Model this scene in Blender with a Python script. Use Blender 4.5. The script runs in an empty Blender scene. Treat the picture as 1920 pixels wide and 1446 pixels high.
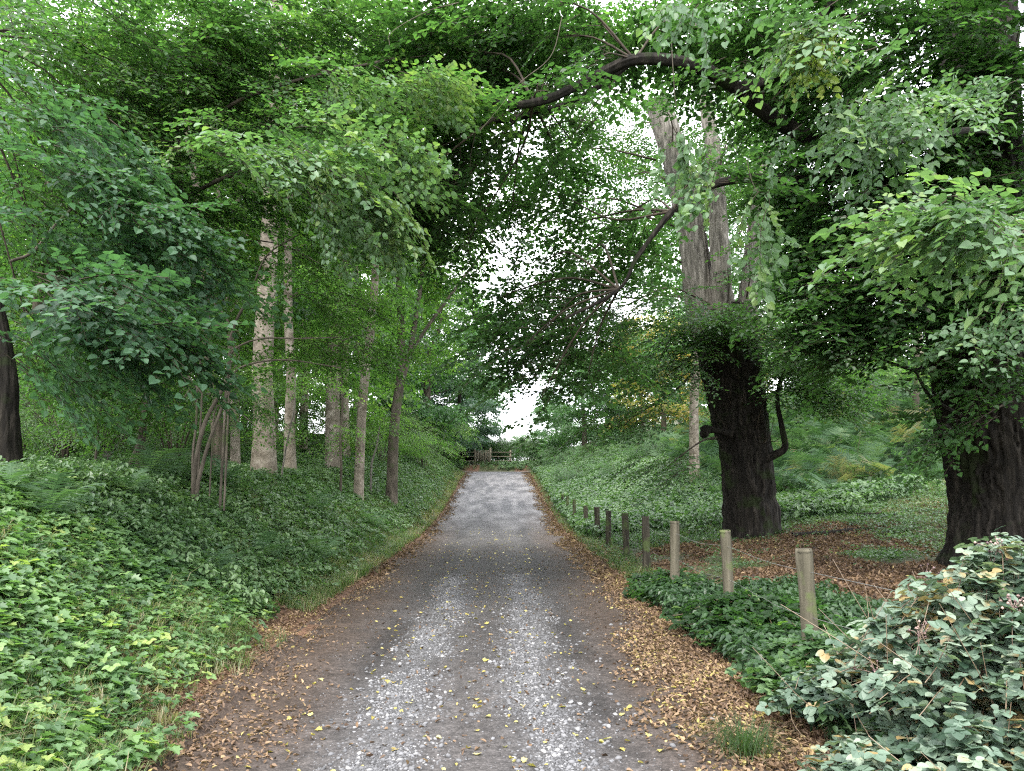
import bpy, math
import numpy as np
from mathutils import Vector
R = math.radians
D = bpy.data
SC = bpy.context.scene
COL = SC.collection
rng = np.random.default_rng(7)

# ------------------------------------------------------------------ camera
CAMZ, PITCH, F = 1.6, math.atan(177/1400.0), 1400.0
cam = D.objects.new('camera', D.cameras.new('camera'))
COL.objects.link(cam)
cam.data.sensor_width = 36.0
cam.data.lens = F/1920*36
cam.data.clip_start = 0.05
cam.data.clip_end = 3000
cam.location = (0, 0, CAMZ)
cam.rotation_euler = (R(90)+PITCH, 0, 0)
SC.camera = cam

# ------------------------------------------------------------------ light
SUN_EL, SUN_AZ = 56, 205      # azimuth clockwise from +Y (behind the camera, a little left)
w = D.worlds.new('World'); SC.world = w
w.use_nodes = True
nt = w.node_tree; nt.nodes.clear()
wo = nt.nodes.new('ShaderNodeOutputWorld')
bg = nt.nodes.new('ShaderNodeBackground')
sky = nt.nodes.new('ShaderNodeTexSky'); sky.sky_type = 'NISHITA'
sky.sun_disc = False
sky.sun_elevation = R(SUN_EL); sky.sun_rotation = R(SUN_AZ)
sky.air_density = 1.0; sky.dust_density = 2.0
tc = nt.nodes.new('ShaderNodeTexCoord')
mp = nt.nodes.new('ShaderNodeMapping'); mp.inputs['Scale'].default_value = (1, 1, 2.2)
nz = nt.nodes.new('ShaderNodeTexNoise'); nz.inputs['Scale'].default_value = 2.1; nz.inputs['Detail'].default_value = 6
rp = nt.nodes.new('ShaderNodeValToRGB')
rp.color_ramp.elements[0].position = 0.30; rp.color_ramp.elements[0].color = (0.55, 0.55, 0.55, 1)
rp.color_ramp.elements[1].position = 0.55; rp.color_ramp.elements[1].color = (1, 1, 1, 1)
mixc = nt.nodes.new('ShaderNodeMixRGB')
mixc.inputs[2].default_value = (11.5, 11.6, 12.2, 1)     # the bright cloud deck
nt.links.new(tc.outputs['Generated'], mp.inputs[0]); nt.links.new(mp.outputs[0], nz.inputs[0])
nt.links.new(nz.outputs[0], rp.inputs[0]); nt.links.new(rp.outputs[0], mixc.inputs[0])
nt.links.new(sky.outputs[0], mixc.inputs[1]); nt.links.new(mixc.outputs[0], bg.inputs[0])
bg.inputs[1].default_value = 0.15
nt.links.new(bg.outputs[0], wo.inputs[0])
sun = D.objects.new('sun', D.lights.new('sun', 'SUN')); COL.objects.link(sun)
sun.data.energy = 1.5; sun.data.angle = R(14); sun.data.color = (1, 0.95, 0.86)
az = R(SUN_AZ)
sd = Vector((math.sin(az)*math.cos(R(SUN_EL)), math.cos(az)*math.cos(R(SUN_EL)), math.sin(R(SUN_EL))))
sun.rotation_euler = sd.to_track_quat('Z', 'Y').to_euler()

SC.view_settings.view_transform = 'Standard'
SC.view_settings.look = 'None'
SC.view_settings.exposure = 1.72
SC.view_settings.gamma = 1.0
cy = SC.cycles
cy.max_bounces = 9; cy.diffuse_bounces = 7; cy.glossy_bounces = 2; cy.transmission_bounces = 8
cy.transparent_max_bounces = 4; cy.caustics_reflective = False; cy.caustics_refractive = False
cy.use_denoising = False; cy.filter_width = 1.2
cy.denoising_input_passes = 'RGB_ALBEDO_NORMAL'
cy.use_adaptive_sampling = True; cy.adaptive_threshold = 0.006
cy.sample_clamp_indirect = 6

# ------------------------------------------------------------------ helpers
def P(px, py, d):
    """pixel of the 1920 px photograph at a distance d ahead -> point"""
    X = (px-960)/F; Y = (723-py)/F
    r = np.array([X, math.cos(PITCH)-Y*math.sin(PITCH), math.sin(PITCH)+Y*math.cos(PITCH)])
    return r*(d/r[1]) + np.array([0, 0, CAMZ])

_perm = np.random.default_rng(3).random((64, 64, 64))
def vnoise(p):
    p = np.asarray(p, float)
    i = np.floor(p).astype(int); f = p-i; f = f*f*(3-2*f); i &= 63; j = (i+1) & 63
    x0, y0, z0 = i[..., 0], i[..., 1], i[..., 2]; x1, y1, z1 = j[..., 0], j[..., 1], j[..., 2]
    fx, fy, fz = f[..., 0], f[..., 1], f[..., 2]
    a = _perm[x0, y0, z0]*(1-fx)+_perm[x1, y0, z0]*fx
    b = _perm[x0, y1, z0]*(1-fx)+_perm[x1, y1, z0]*fx
    c = _perm[x0, y0, z1]*(1-fx)+_perm[x1, y0, z1]*fx
    d = _perm[x0, y1, z1]*(1-fx)+_perm[x1, y1, z1]*fx
    return (a*(1-fy)+b*fy)*(1-fz)+(c*(1-fy)+d*fy)*fz
def fbm(p, o=4):
    s = 0; a = .5; p = np.asarray(p, float)
    for k in range(o):
        s = s+a*vnoise(p*2**k+k*17.3); a *= .5
    return s/(1-.5**o)
def n2(x, y, s, seed=0, o=3):
    x = np.asarray(x, float); y = np.asarray(y, float)
    return fbm(np.stack([x*s+seed*7.1, y*s+seed*3.7, np.full(np.broadcast(x, y).shape, seed*1.3)], -1), o)
def sm(a, b, x):
    t = np.clip((np.asarray(x, float)-a)/(b-a), 0, 1); return t*t*(3-2*t)

class MB:
    """collects pieces of geometry, then links them as ONE mesh object"""
    def __init__(s): s.v = []; s.l = []; s.t = []; s.m = []; s.c = []; s.n = 0
    def add(s, verts, loops, totals, mat=0, tint=.5):
        verts = np.asarray(verts, np.float32).reshape(-1, 3)
        totals = np.asarray(totals, np.int32); k = len(totals)
        s.v.append(verts); s.l.append(np.asarray(loops, np.int64)+s.n); s.t.append(totals)
        s.m.append(np.broadcast_to(np.asarray(mat, np.int32), (k,))); s.c.append(np.broadcast_to(np.asarray(tint, np.float32), (k,)))
        s.n += len(verts)
    def stamp(s, pr, pos, mats, tint):
        """pr = (verts, loops, totals, mat, tint); pos N,3; mats N,3,3; tint N"""
        v, l, t, m, c = pr; N = len(pos)
        if N == 0: return
        V = np.einsum('nij,kj->nki', mats, v)+pos[:, None, :]
        L = (l[None, :]+(np.arange(N)*len(v))[:, None]).ravel()
        s.add(V.reshape(-1, 3), L, np.tile(t, N), np.tile(m, N), np.clip((np.asarray(tint)[:, None]+c[None, :]), 0, 1).ravel())
    def arrays(s):
        return (np.concatenate(s.v).astype(float), np.concatenate(s.l), np.concatenate(s.t), np.concatenate(s.m), np.concatenate(s.c))
    def build(s, name, mats, parent=None, smooth=False, **props):
        V, L, T, M, C_ = s.arrays()
        me = D.meshes.new(name)
        me.vertices.add(len(V)); me.vertices.foreach_set('co', V.astype(np.float32).ravel())
        me.loops.add(len(L)); me.loops.foreach_set('vertex_index', L.astype(np.int32))
        me.polygons.add(len(T))
        st = np.concatenate([[0], np.cumsum(T)[:-1]]).astype(np.int32)
        me.polygons.foreach_set('loop_start', st); me.polygons.foreach_set('loop_total', T.astype(np.int32))
        for m in (mats if isinstance(mats, (list, tuple)) else [mats]): me.materials.append(m)
        me.polygons.foreach_set('material_index', M.astype(np.int32))
        if smooth: me.polygons.foreach_set('use_smooth', np.ones(len(T), bool))
        a = me.attributes.new('tint', 'FLOAT', 'FACE'); a.data.foreach_set('value', C_.astype(np.float32))
        me.update(calc_edges=True)
        o = D.objects.new(name, me); COL.objects.link(o)
        if parent is not None: o.parent = parent
        for k, val in props.items(): o[k] = val
        return o

def thing(name, label, cat, loc=(0, 0, 0), group=None):
    o = D.objects.new(name, None); COL.objects.link(o)
    o.location = loc; o.empty_display_size = .2
    o['label'] = label; o['category'] = cat
    if group: o['group'] = group
    return o
def copy_tree(o, parent=None):
    c = o.copy(); COL.objects.link(c); c.parent = parent
    for ch in list(o.children): copy_tree(ch, c)
    return c

def path(ctrl, n):
    """smooth curve through control points"""
    c = np.asarray(ctrl, float); k = len(c)
    if k == 2: return c[0]+(c[1]-c[0])*np.linspace(0, 1, n)[:, None]
    e = np.vstack([2*c[0]-c[1], c, 2*c[-1]-c[-2]])
    t = np.linspace(0, k-1-1e-9, n); i = t.astype(int); f = (t-i)[:, None]
    p0, p1, p2, p3 = e[i], e[i+1], e[i+2], e[i+3]
    return .5*((2*p1)+(-p0+p2)*f+(2*p0-5*p1+4*p2-p3)*f**2+(-p0+3*p1-3*p2+p3)*f**3)
def tube(mb, pts, rad, sides=6, mat=0, tint=.5, rough=0, ridge=0, seed=0, cap=True):
    pts = np.asarray(pts, float); n = len(pts); rad = np.broadcast_to(np.asarray(rad, float), (n,))
    d = np.gradient(pts, axis=0); d /= np.linalg.norm(d, axis=1)[:, None]+1e-9
    u = np.cross(d[0], [0.31, 0.2, 0.93] if abs(d[0][2]) < .9 else [0.9, 0.3, 0.1]); u /= np.linalg.norm(u)
    U = np.empty_like(pts)
    for i in range(n):
        u = u-d[i]*np.dot(u, d[i]); u /= np.linalg.norm(u); U[i] = u
    W = np.cross(d, U)
    a = np.linspace(0, 2*np.pi, sides, endpoint=False)
    off = U[:, None]*np.cos(a)[None, :, None]+W[:, None]*np.sin(a)[None, :, None]
    r = rad[:, None]*np.ones(sides)[None]
    if rough or ridge:
        q = np.stack(np.broadcast_arrays((np.cos(a)*2.2)[None], (np.sin(a)*2.2)[None], (pts[:, 2]*.9)[:, None]), -1)+seed*5.3
        r = r*(1+rough*(fbm(q, 3)-.5)*2)
        if ridge:
            # long vertical plates of bark
            ar = rad.mean()*2*np.pi/.055
            an = a/(2*np.pi)*ar
            wob = fbm(np.stack(np.broadcast_arrays(np.cos(a)[None]*3, np.sin(a)[None]*3, (pts[:, 2]*2.3)[:, None]), -1)+seed, 3)*2.4
            g = vnoise(np.stack(np.broadcast_arrays(an[None]+wob*2, (pts[:, 2]*1.6)[:, None], np.float64(seed)), -1))
            g2 = fbm(np.stack(np.broadcast_arrays(np.cos(a)[None]*9, np.sin(a)[None]*9, (pts[:, 2]*7)[:, None]), -1)+seed, 3)
            r = r+ridge*((np.abs(g-.5)*2)**.7-.5)+ridge*.6*(g2-.5)
    V = (pts[:, None]+off*r[..., None]).reshape(-1, 3)
    i = np.arange(n-1)[:, None]*sides; j = np.arange(sides)[None]; k = (j+1) % sides
    L = np.stack([i+j, i+k, i+sides+k, i+sides+j], -1).reshape(-1)
    mb.add(V, L, np.full((n-1)*sides, 4), mat, tint)
    if cap: mb.add(V[-sides:], np.arange(sides), [sides], mat, tint)

def rot(yaw, pitch, roll, s=1.0):
    """matrices: local +Y forward turned by yaw (0 = world +Y), pitch up, roll about forward"""
    yaw, pitch, roll, s = np.broadcast_arrays(*[np.asarray(q, float) for q in (yaw, pitch, roll, s)])
    cy_, sy = np.cos(yaw), np.sin(yaw); cp, sp = np.cos(pitch), np.sin(pitch); cr, sr = np.cos(roll), np.sin(roll)
    Z = np.zeros(yaw.shape); O = Z+1
    A = np.stack([np.stack([cy_, -sy, Z], -1), np.stack([sy, cy_, Z], -1), np.stack([Z, Z, O], -1)], -2)
    B = np.stack([np.stack([O, Z, Z], -1), np.stack([Z, cp, -sp], -1), np.stack([Z, sp, cp], -1)], -2)
    C_ = np.stack([np.stack([cr, Z, sr], -1), np.stack([Z, O, Z], -1), np.stack([-sr, Z, cr], -1)], -2)
    return (A@B@C_)*s[..., None, None]

# ------------------------------------------------------------------ materials
def new_mat(name):
    m = D.materials.new(name); m.use_nodes = True; m.node_tree.nodes.clear()
    return m, m.node_tree
def N(nt, t, **kw):
    n = nt.nodes.new(t)
    for k, v in kw.items(): setattr(n, k, v)
    return n
def ramp(nt, cols):
    r = N(nt, 'ShaderNodeValToRGB'); e = r.color_ramp.elements
    while len(e) < len(cols): e.new(.5)
    for i, (p, c) in enumerate(cols): e[i].position = p; e[i].color = (*c, 1)
    return r
def leaf_mat(name, cols, trans=.38, tcol=1.5, rough=.42, spec=.5, noise=1.4):
    m, t = new_mat(name); L = t.links.new
    out = N(t, 'ShaderNodeOutputMaterial'); at = N(t, 'ShaderNodeAttribute', attribute_name='tint')
    geo = N(t, 'ShaderNodeNewGeometry')
    nzz = N(t, 'ShaderNodeTexNoise'); nzz.inputs['Scale'].default_value = noise; nzz.inputs['Detail'].default_value = 2
    L(geo.outputs['Position'], nzz.inputs['Vector'])
    ad = N(t, 'ShaderNodeMath', operation='MULTIPLY_ADD'); ad.inputs[1].default_value = .7; ad.inputs[2].default_value = -.35
    L(nzz.outputs[0], ad.inputs[0])
    a2 = N(t, 'ShaderNodeMath', operation='ADD', use_clamp=True); L(ad.outputs[0], a2.inputs[0]); L(at.outputs['Fac'], a2.inputs[1])
    rm = ramp(t, cols); L(a2.outputs[0], rm.inputs[0])
    b = N(t, 'ShaderNodeBsdfPrincipled'); b.inputs['Roughness'].default_value = rough; b.inputs['Specular IOR Level'].default_value = spec
    tr = N(t, 'ShaderNodeBsdfTranslucent')
    mu = N(t, 'ShaderNodeMixRGB', blend_type='MULTIPLY'); mu.inputs[0].default_value = 1; mu.inputs[2].default_value = (1.12*tcol, 1.32*tcol, .62*tcol, 1)
    L(rm.outputs[0], b.inputs['Base Color']); L(rm.outputs[0], mu.inputs[1]); L(mu.outputs[0], tr.inputs[0])
    mx = N(t, 'ShaderNodeMixShader'); mx.inputs[0].default_value = trans
    L(b.outputs[0], mx.inputs[1]); L(tr.outputs[0], mx.inputs[2]); L(mx.outputs[0], out.inputs[0])
    return m
def bark_mat(name, c0, c1, c2, scale=6, stretch=.25, bump=.5, patches=None):
    m, t = new_mat(name); L = t.links.new
    out = N(t, 'ShaderNodeOutputMaterial'); geo = N(t, 'ShaderNodeTexCoord')
    mpp = N(t, 'ShaderNodeMapping'); mpp.inputs['Scale'].default_value = (1, 1, stretch)
    L(geo.outputs['Object'], mpp.inputs[0])
    a = N(t, 'ShaderNodeTexNoise'); a.inputs['Scale'].default_value = scale; a.inputs['Detail'].default_value = 9; a.inputs['Roughness'].default_value = .65
    L(mpp.outputs[0], a.inputs['Vector'])
    r = ramp(t, [(.28, c0), (.5, c1), (.72, c2)]); L(a.outputs[0], r.inputs[0])
    col = r.outputs[0]
    if patches:
        pz = N(t, 'ShaderNodeTexNoise'); pz.inputs['Scale'].default_value = patches[1]; pz.inputs['Detail'].default_value = 5
        L(geo.outputs['Object'], pz.inputs['Vector'])
        rr = ramp(t, [(patches[2], (0, 0, 0)), (patches[2]+.08, (1, 1, 1))]); L(pz.outputs[0], rr.inputs[0])
        mx = N(t, 'ShaderNodeMixRGB'); mx.inputs[2].default_value = (*patches[0], 1)
        L(rr.outputs[0], mx.inputs[0]); L(col, mx.inputs[1]); col = mx.outputs[0]
    b = N(t, 'ShaderNodeBsdfPrincipled'); b.inputs['Roughness'].default_value = .9; b.inputs['Specular IOR Level'].default_value = .2
    L(col, b.inputs['Base Color'])
    bp = N(t, 'ShaderNodeBump'); bp.inputs['Strength'].default_value = bump; bp.inputs['Distance'].default_value = .03
    L(a.outputs[0], bp.inputs['Height']); L(bp.outputs[0], b.inputs['Normal']); L(b.outputs[0], out.inputs[0])
    return m

M = {}
M['bark_dark'] = bark_mat('bark_dark', (.004, .0035, .003), (.014, .012, .0095), (.048, .041, .033), 15, .12, 1.0, ((.016, .022, .008), 2.3, .56))
M['bark_pale'] = bark_mat('bark_pale', (.035, .032, .027), (.125, .115, .098), (.27, .25, .22), 17, .09, 1.0)
M['bark_beech'] = bark_mat('bark_beech', (.07, .06, .045), (.20, .17, .135), (.38, .34, .285), 5, .9, .4, ((.10, .085, .06), 3.2, .56))
M['bark_grey'] = bark_mat('bark_grey', (.03, .025, .019), (.08, .068, .052), (.15, .127, .10), 7, .3, .4, ((.06, .08, .03), 2.5, .58))
M['bark_twig'] = bark_mat('bark_twig', (.02, .016, .012), (.05, .04, .03), (.10, .08, .06), 9, .5, .2)
M['cut_wood'] = bark_mat('cut_wood', (.05, .04, .03), (.12, .095, .07), (.2, .17, .13), 8, .6, .5)
M['post'] = bark_mat('post', (.035, .031, .022), (.085, .077, .054), (.145, .13, .095), 16, .08, .8, ((.10, .12, .05), 4, .55))
M['post_dark'] = bark_mat('post_dark', (.018, .016, .012), (.04, .036, .026), (.08, .07, .05), 16, .08, .4, ((.06, .08, .03), 4, .5))
M['gate'] = bark_mat('gate', (.08, .07, .05), (.17, .15, .11), (.28, .25, .19), 16, .08, .4)
M['lime'] = leaf_mat('lime_leaf', [(0, (.022, .050, .022)), (.45, (.050, .110, .040)), (.8, (.088, .170, .052)), (1, (.15, .23, .055))], trans=.45)
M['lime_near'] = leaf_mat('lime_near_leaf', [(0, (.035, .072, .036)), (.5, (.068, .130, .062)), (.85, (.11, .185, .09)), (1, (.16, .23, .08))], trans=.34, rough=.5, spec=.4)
M['yellow'] = leaf_mat('yellowing_leaf', [(0, (.10, .16, .04)), (.5, (.19, .25, .06)), (1, (.33, .34, .08))], trans=.35)
M['dark'] = leaf_mat('dark_leaf', [(0, (.024, .052, .020)), (.5, (.044, .098, .034)), (.85, (.070, .145, .046)), (1, (.11, .19, .05))], trans=.52)
M['teal'] = leaf_mat('teal_leaf', [(0, (.022, .055, .030)), (.5, (.048, .105, .055)), (1, (.085, .165, .085))], trans=.38, rough=.52, spec=.4)  # bluish tint paints the sky's reflection into the leaf colour
M['bright'] = leaf_mat('bright_leaf', [(0, (.036, .082, .024)), (.5, (.078, .160, .042)), (.85, (.13, .225, .058)), (1, (.21, .29, .07))], trans=.55)
M['far'] = leaf_mat('far_leaf', [(0, (.035, .078, .034)), (.5, (.062, .135, .054)), (1, (.10, .19, .075))], trans=.4)
M['far_blue'] = leaf_mat('far_blue_leaf', [(0, (.022, .052, .030)), (.5, (.040, .088, .052)), (1, (.065, .12, .07))], trans=.32)
M['autumn'] = leaf_mat('autumn_leaf', [(0, (.09, .14, .04)), (.55, (.19, .19, .05)), (1, (.38, .22, .06))], trans=.42)
M['bramble'] = leaf_mat('bramble_leaf', [(0, (.022, .048, .028)), (.35, (.055, .095, .062)), (.7, (.12, .175, .125)), (.93, (.21, .26, .19)), (1, (.27, .20, .09))], trans=.18, rough=.5, spec=.5, noise=5)
M['cover'] = leaf_mat('cover_leaf', [(0, (.034, .070, .034)), (.35, (.072, .138, .056)), (.7, (.125, .215, .085)), (.95, (.18, .28, .10)), (1, (.26, .33, .10))], trans=.38, noise=1.1)
M['nettle'] = leaf_mat('nettle_leaf', [(0, (.028, .062, .026)), (.5, (.068, .130, .052)), (1, (.145, .225, .10))], trans=.32, noise=.8)
M['fern'] = leaf_mat('fern_leaf', [(0, (.030, .062, .032)), (.5, (.060, .115, .056)), (.85, (.11, .17, .09)), (1, (.17, .16, .08))], trans=.35, rough=.6, spec=.15, noise=5)
M['grass'] = leaf_mat('grass_blade', [(0, (.032, .066, .02)), (.5, (.065, .12, .034)), (.8, (.12, .165, .06)), (1, (.26, .22, .13))], trans=.35, noise=.7)
M['litter'] = leaf_mat('litter_leaf', [(0, (.035, .022, .015)), (.4, (.115, .073, .046)), (.75, (.225, .15, .092)), (.92, (.34, .24, .14)), (1, (.37, .31, .11))], trans=.12, spec=.3, rough=.6, noise=2)
M['yellow_fallen'] = leaf_mat('yellow_fallen_leaf', [(0, (.22, .17, .05)), (.5, (.38, .32, .09)), (1, (.46, .42, .2))], trans=.15, spec=.3)
M['dry_stem'] = leaf_mat('dry_stem', [(0, (.05, .03, .018)), (.5, (.14, .095, .06)), (1, (.28, .215, .15))], trans=.05, noise=4)
M['berry'] = leaf_mat('berry', [(0, (.06, .03, .035)), (.5, (.20, .13, .12)), (1, (.36, .26, .22))], trans=.05)
M['stone'] = leaf_mat('gravel_stone', [(0, (.03, .029, .028)), (.5, (.090, .090, .093)), (.85, (.17, .17, .175)), (1, (.27, .265, .26))], trans=0, rough=.75, spec=.3, noise=3)

def attr_ground(name, bump, s1, s2):
    m, t = new_mat(name); L = t.links.new
    out = N(t, 'ShaderNodeOutputMaterial'); at = N(t, 'ShaderNodeAttribute', attribute_name='col')
    geo = N(t, 'ShaderNodeTexCoord')
    a = N(t, 'ShaderNodeTexNoise'); a.inputs['Scale'].default_value = s1; a.inputs['Detail'].default_value = 8; a.inputs['Roughness'].default_value = .7
    v = N(t, 'ShaderNodeTexVoronoi'); v.inputs['Scale'].default_value = s2; v.inputs['Randomness'].default_value = 1
    L(geo.outputs['Object'], a.inputs['Vector']); L(geo.outputs['Object'], v.inputs['Vector'])
    r = ramp(t, [(.25, (.45, .45, .45)), (.5, (1, 1, 1)), (.75, (1.7, 1.7, 1.7))]); L(a.outputs[0], r.inputs[0])
    mu = N(t, 'ShaderNodeMixRGB', blend_type='MULTIPLY'); mu.inputs[0].default_value = 1
    L(at.outputs['Color'], mu.inputs[1]); L(r.outputs[0], mu.inputs[2])
    vc = N(t, 'ShaderNodeSeparateColor'); L(v.outputs['Color'], vc.inputs[0])
    vr = ramp(t, [(0, (.6, .6, .6)), (.6, (1, 1, 1)), (.85, (1.2, 1.2, 1.2)), (1, (1.8, 1.8, 1.8))]); L(vc.outputs[0], vr.inputs[0])
    m2 = N(t, 'ShaderNodeMixRGB', blend_type='MULTIPLY'); m2.inputs[0].default_value = .8
    L(mu.outputs[0], m2.inputs[1]); L(vr.outputs[0], m2.inputs[2])
    b = N(t, 'ShaderNodeBsdfPrincipled'); b.inputs['Roughness'].default_value = .85; b.inputs['Specular IOR Level'].default_value = .25
    L(m2.outputs[0], b.inputs['Base Color'])
    bp = N(t, 'ShaderNodeBump'); bp.inputs['Strength'].default_value = bump; bp.inputs['Distance'].default_value = .015
    ad = N(t, 'ShaderNodeMath', operation='MULTIPLY_ADD'); ad.inputs[1].default_value = -.6
    L(v.outputs['Distance'], ad.inputs[0]); L(a.outputs[0], ad.inputs[2]); L(ad.outputs[0], bp.inputs['Height'])
    L(bp.outputs[0], b.inputs['Normal']); L(b.outputs[0], out.inputs[0])
    return m
M['ground'] = attr_ground('forest_floor', .8, 9, 34)
M['road'] = attr_ground('gravel_track', .7, 11, 70)
m, t = new_mat('wire'); b = N(t, 'ShaderNodeBsdfPrincipled'); o_ = N(t, 'ShaderNodeOutputMaterial')
b.inputs['Base Color'].default_value = (.25, .25, .24, 1); b.inputs['Metallic'].default_value = .6; b.inputs['Roughness'].default_value = .5
t.links.new(b.outputs[0], o_.inputs[0]); M['wire'] = m

# ------------------------------------------------------------------ terrain
def cx(y): return -0.16-0.0165*np.asarray(y, float)
def rz(y): return 2.15*sm(20, 54, y)
def half(y): return 2.0+.0*np.asarray(y, float)+.9*sm(46, 52, y)
def H(x, y):
    x, y = np.broadcast_arrays(np.asarray(x, float), np.asarray(y, float))
    hw = half(y)
    u = cx(y)-hw-x+.28*sm(10, 5, y)    # metres left of the track edge
    v = x-cx(y)-hw                     # metres right of it
    near = 1+np.clip((y-14)/30, 0, 1)*.35
    L = (.10*sm(-.4, .6, u)+.56*np.clip(u-.35, 0, None)) * near
    cap = 1.55+.35*np.clip((y-12)/30, 0, 1)
    L = np.where(L > cap, cap+(L-cap)*.12, L)
    L = np.where((u > 0), L, 0)
    s = .055+.10*sm(9, 20, y)+.16*sm(20, 32, y)
    Rr = .06*sm(-.3, .6, v)+s*np.clip(v-.7, 0, 22)+.10*np.clip(v-22, 0, 60)
    Rr = np.where(v > -.4, Rr, 0)
    flat = sm(50.5, 53, y)*(1-sm(57.5, 59.5, y))        # the cross lane
    bank = (L*(u > 0)+Rr*(v > -.4))
    z = rz(y)+bank*(1-.92*flat)
    z = z+.65*sm(58, 60.5, y)*(1-sm(3, 8, np.maximum(u, v))*.6)+.03*np.clip(y-62, 0, 60)
    bumps = (n2(x, y, .55, 1)-.5)*.30*sm(.2, 2.0, np.maximum(u, v))+(n2(x, y, 2.2, 2)-.5)*.07*sm(-.1, .5, np.maximum(u, v))
    # lane surface: shallow ruts
    xx = x-cx(y)
    rut = -.035*np.exp(-((xx-.95)/.28)**2)-.035*np.exp(-((xx+1.0)/.28)**2)+.012*np.exp(-((xx)/.35)**2)
    rut = rut*(1-sm(-.3, .1, np.maximum(u, v)))*(1-flat)
    return z+bumps*(1-flat)+rut+(n2(x, y, 1.2, 5)-.5)*.03
def Hs(x, y): return float(H(np.array([x]), np.array([y]))[0])

def sheet(name, xs, ys, zf, mat, colf, **props):
    X, Y = np.meshgrid(xs, ys); Z = zf(X, Y)
    V = np.stack([X, Y, Z], -1).reshape(-1, 3); nx, ny = len(xs), len(ys)
    i = (np.arange(ny-1)[:, None]*nx+np.arange(nx-1)[None])
    L = np.stack([i, i+1, i+nx+1, i+nx], -1).reshape(-1)
    mb = MB(); mb.add(V, L, np.full((nx-1)*(ny-1), 4))
    o = mb.build(name, mat, smooth=True, **props)
    c = colf(X, Y).reshape(-1, 3); c = np.concatenate([c, np.ones((len(c), 1))], 1)
    a = o.data.attributes.new('col', 'FLOAT_COLOR', 'POINT'); a.data.foreach_set('color', c.astype(np.float32).ravel())
    return o
def mixc3(a, b, f): return a*(1-f[..., None])+np.array(b)*f[..., None]
def ground_col(X, Y):
    u = cx(Y)-2-X; v = X-cx(Y)-2
    c = np.zeros(X.shape+(3,))+np.array((.045, .05, .02))
    litter = np.maximum(sm(1.0, .3, u+(n2(X, Y, 1.3, 8)-.5)*1.2)*(u > -.6), sm(.9, .1, v+(n2(X, Y, 1.1, 9)-.5)*1.6)*(v > -.6))
    c = mixc3(c, (.10, .055, .033), litter)
    corner = sm(47, 50, Y)*(1-sm(58, 59, Y))*(np.maximum(u, v) < 2.5)
    slope = np.exp(-((X-5.9)/4.2)**8)*np.exp(-((Y-11.5)/4.8)**8)*sm(.42, .52, n2(X, Y, .6, 11)+.03)*(v > .5)
    c = mixc3(c, (.13, .075, .04), slope)
    moss = sm(.5, .62, n2(X, Y, .35, 12))*(v > 1)
    c = mixc3(c, (.05, .10, .018), moss*(1-slope)*.8)
    dirt = sm(.5, .6, n2(X, Y, .8, 14))*(u > 3)
    return mixc3(mixc3(c, (.05, .035, .022), dirt*.7), (.10, .098, .095), corner)
def axis(segs):
    out = [segs[0][0]]
    for a, b, st in segs: out += list(np.linspace(a, b, max(2, int(round(abs(b-a)/st))+1))[1:])
    return np.array(out)
gx = axis([(-600, -100, 60), (-100, -30, 5), (-30, -8, .8), (-8, 8, .14), (8, 30, .8), (30, 100, 5), (100, 600, 60)])
gy = axis([(-120, -10, 11), (-10, 2, .6), (2, 22, .14), (22, 62, .4), (62, 120, 4), (120, 1200, 90)])
def ground_z(X, Y):
    inside = (np.abs(X-cx(Y)) < 1.75) & (Y < 56)
    return H(X, Y)-.06*inside
sheet('ground', gx, gy, ground_z, M['ground'], ground_col, kind='structure')
def road_col(X, Y):
    xx = X-cx(Y)
    wob = (n2(X*0, Y, .35, 21)-.5)*.35
    g = np.exp(-((xx+.55+wob)/.24)**2)+np.exp(-((xx-.47+wob)/.26)**2)
    g = np.clip(g*(.35+1.1*n2(X, Y, 2.3, 22)), 0, 1)*(1-.75*sm(9, 14, Y))
    c = np.zeros(X.shape+(3,))+np.array((.132, .120, .115))
    edge = sm(.85, 1.5, np.abs(xx+.05)+(n2(X, Y, 1.3, 24)-.5)*.5)
    c = mixc3(c, (.115, .082, .062), edge)
    c = mixc3(c, (.165, .163, .165), g)
    wet = (1.2*np.exp(-((xx-.88)/.17)**2)+1.1*np.exp(-((xx+.98)/.17)**2)+.5*np.exp(-((xx)/.25)**2))*sm(.35, .65, n2(X, Y, .5, 23))
    c = c*(1-.45*np.clip(wet, 0, 1)[..., None])
    mid = np.exp(-((Y-14.5)/4.2)**2)*sm(1.9, 1.2, np.abs(xx))      # canopy shade painted into the gravel colour halfway along
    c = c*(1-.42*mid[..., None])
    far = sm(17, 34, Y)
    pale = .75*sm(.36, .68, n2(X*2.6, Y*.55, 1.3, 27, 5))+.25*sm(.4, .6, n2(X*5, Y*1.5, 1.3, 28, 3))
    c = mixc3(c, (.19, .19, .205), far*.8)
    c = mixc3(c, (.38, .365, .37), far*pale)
    c = c*(.60+.75*n2(X, Y, 3.5, 29))[..., None]
    return c*.46
sheet('road', np.linspace(-1.95, 1.95, 66), axis([(-9, 2, .5), (2, 20, .07), (20, 56, .2)]), None or (lambda X, Y: H(X+cx(Y), Y)+.008), M['road'],
      lambda X, Y: road_col(X+cx(Y), Y), kind='structure')
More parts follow.
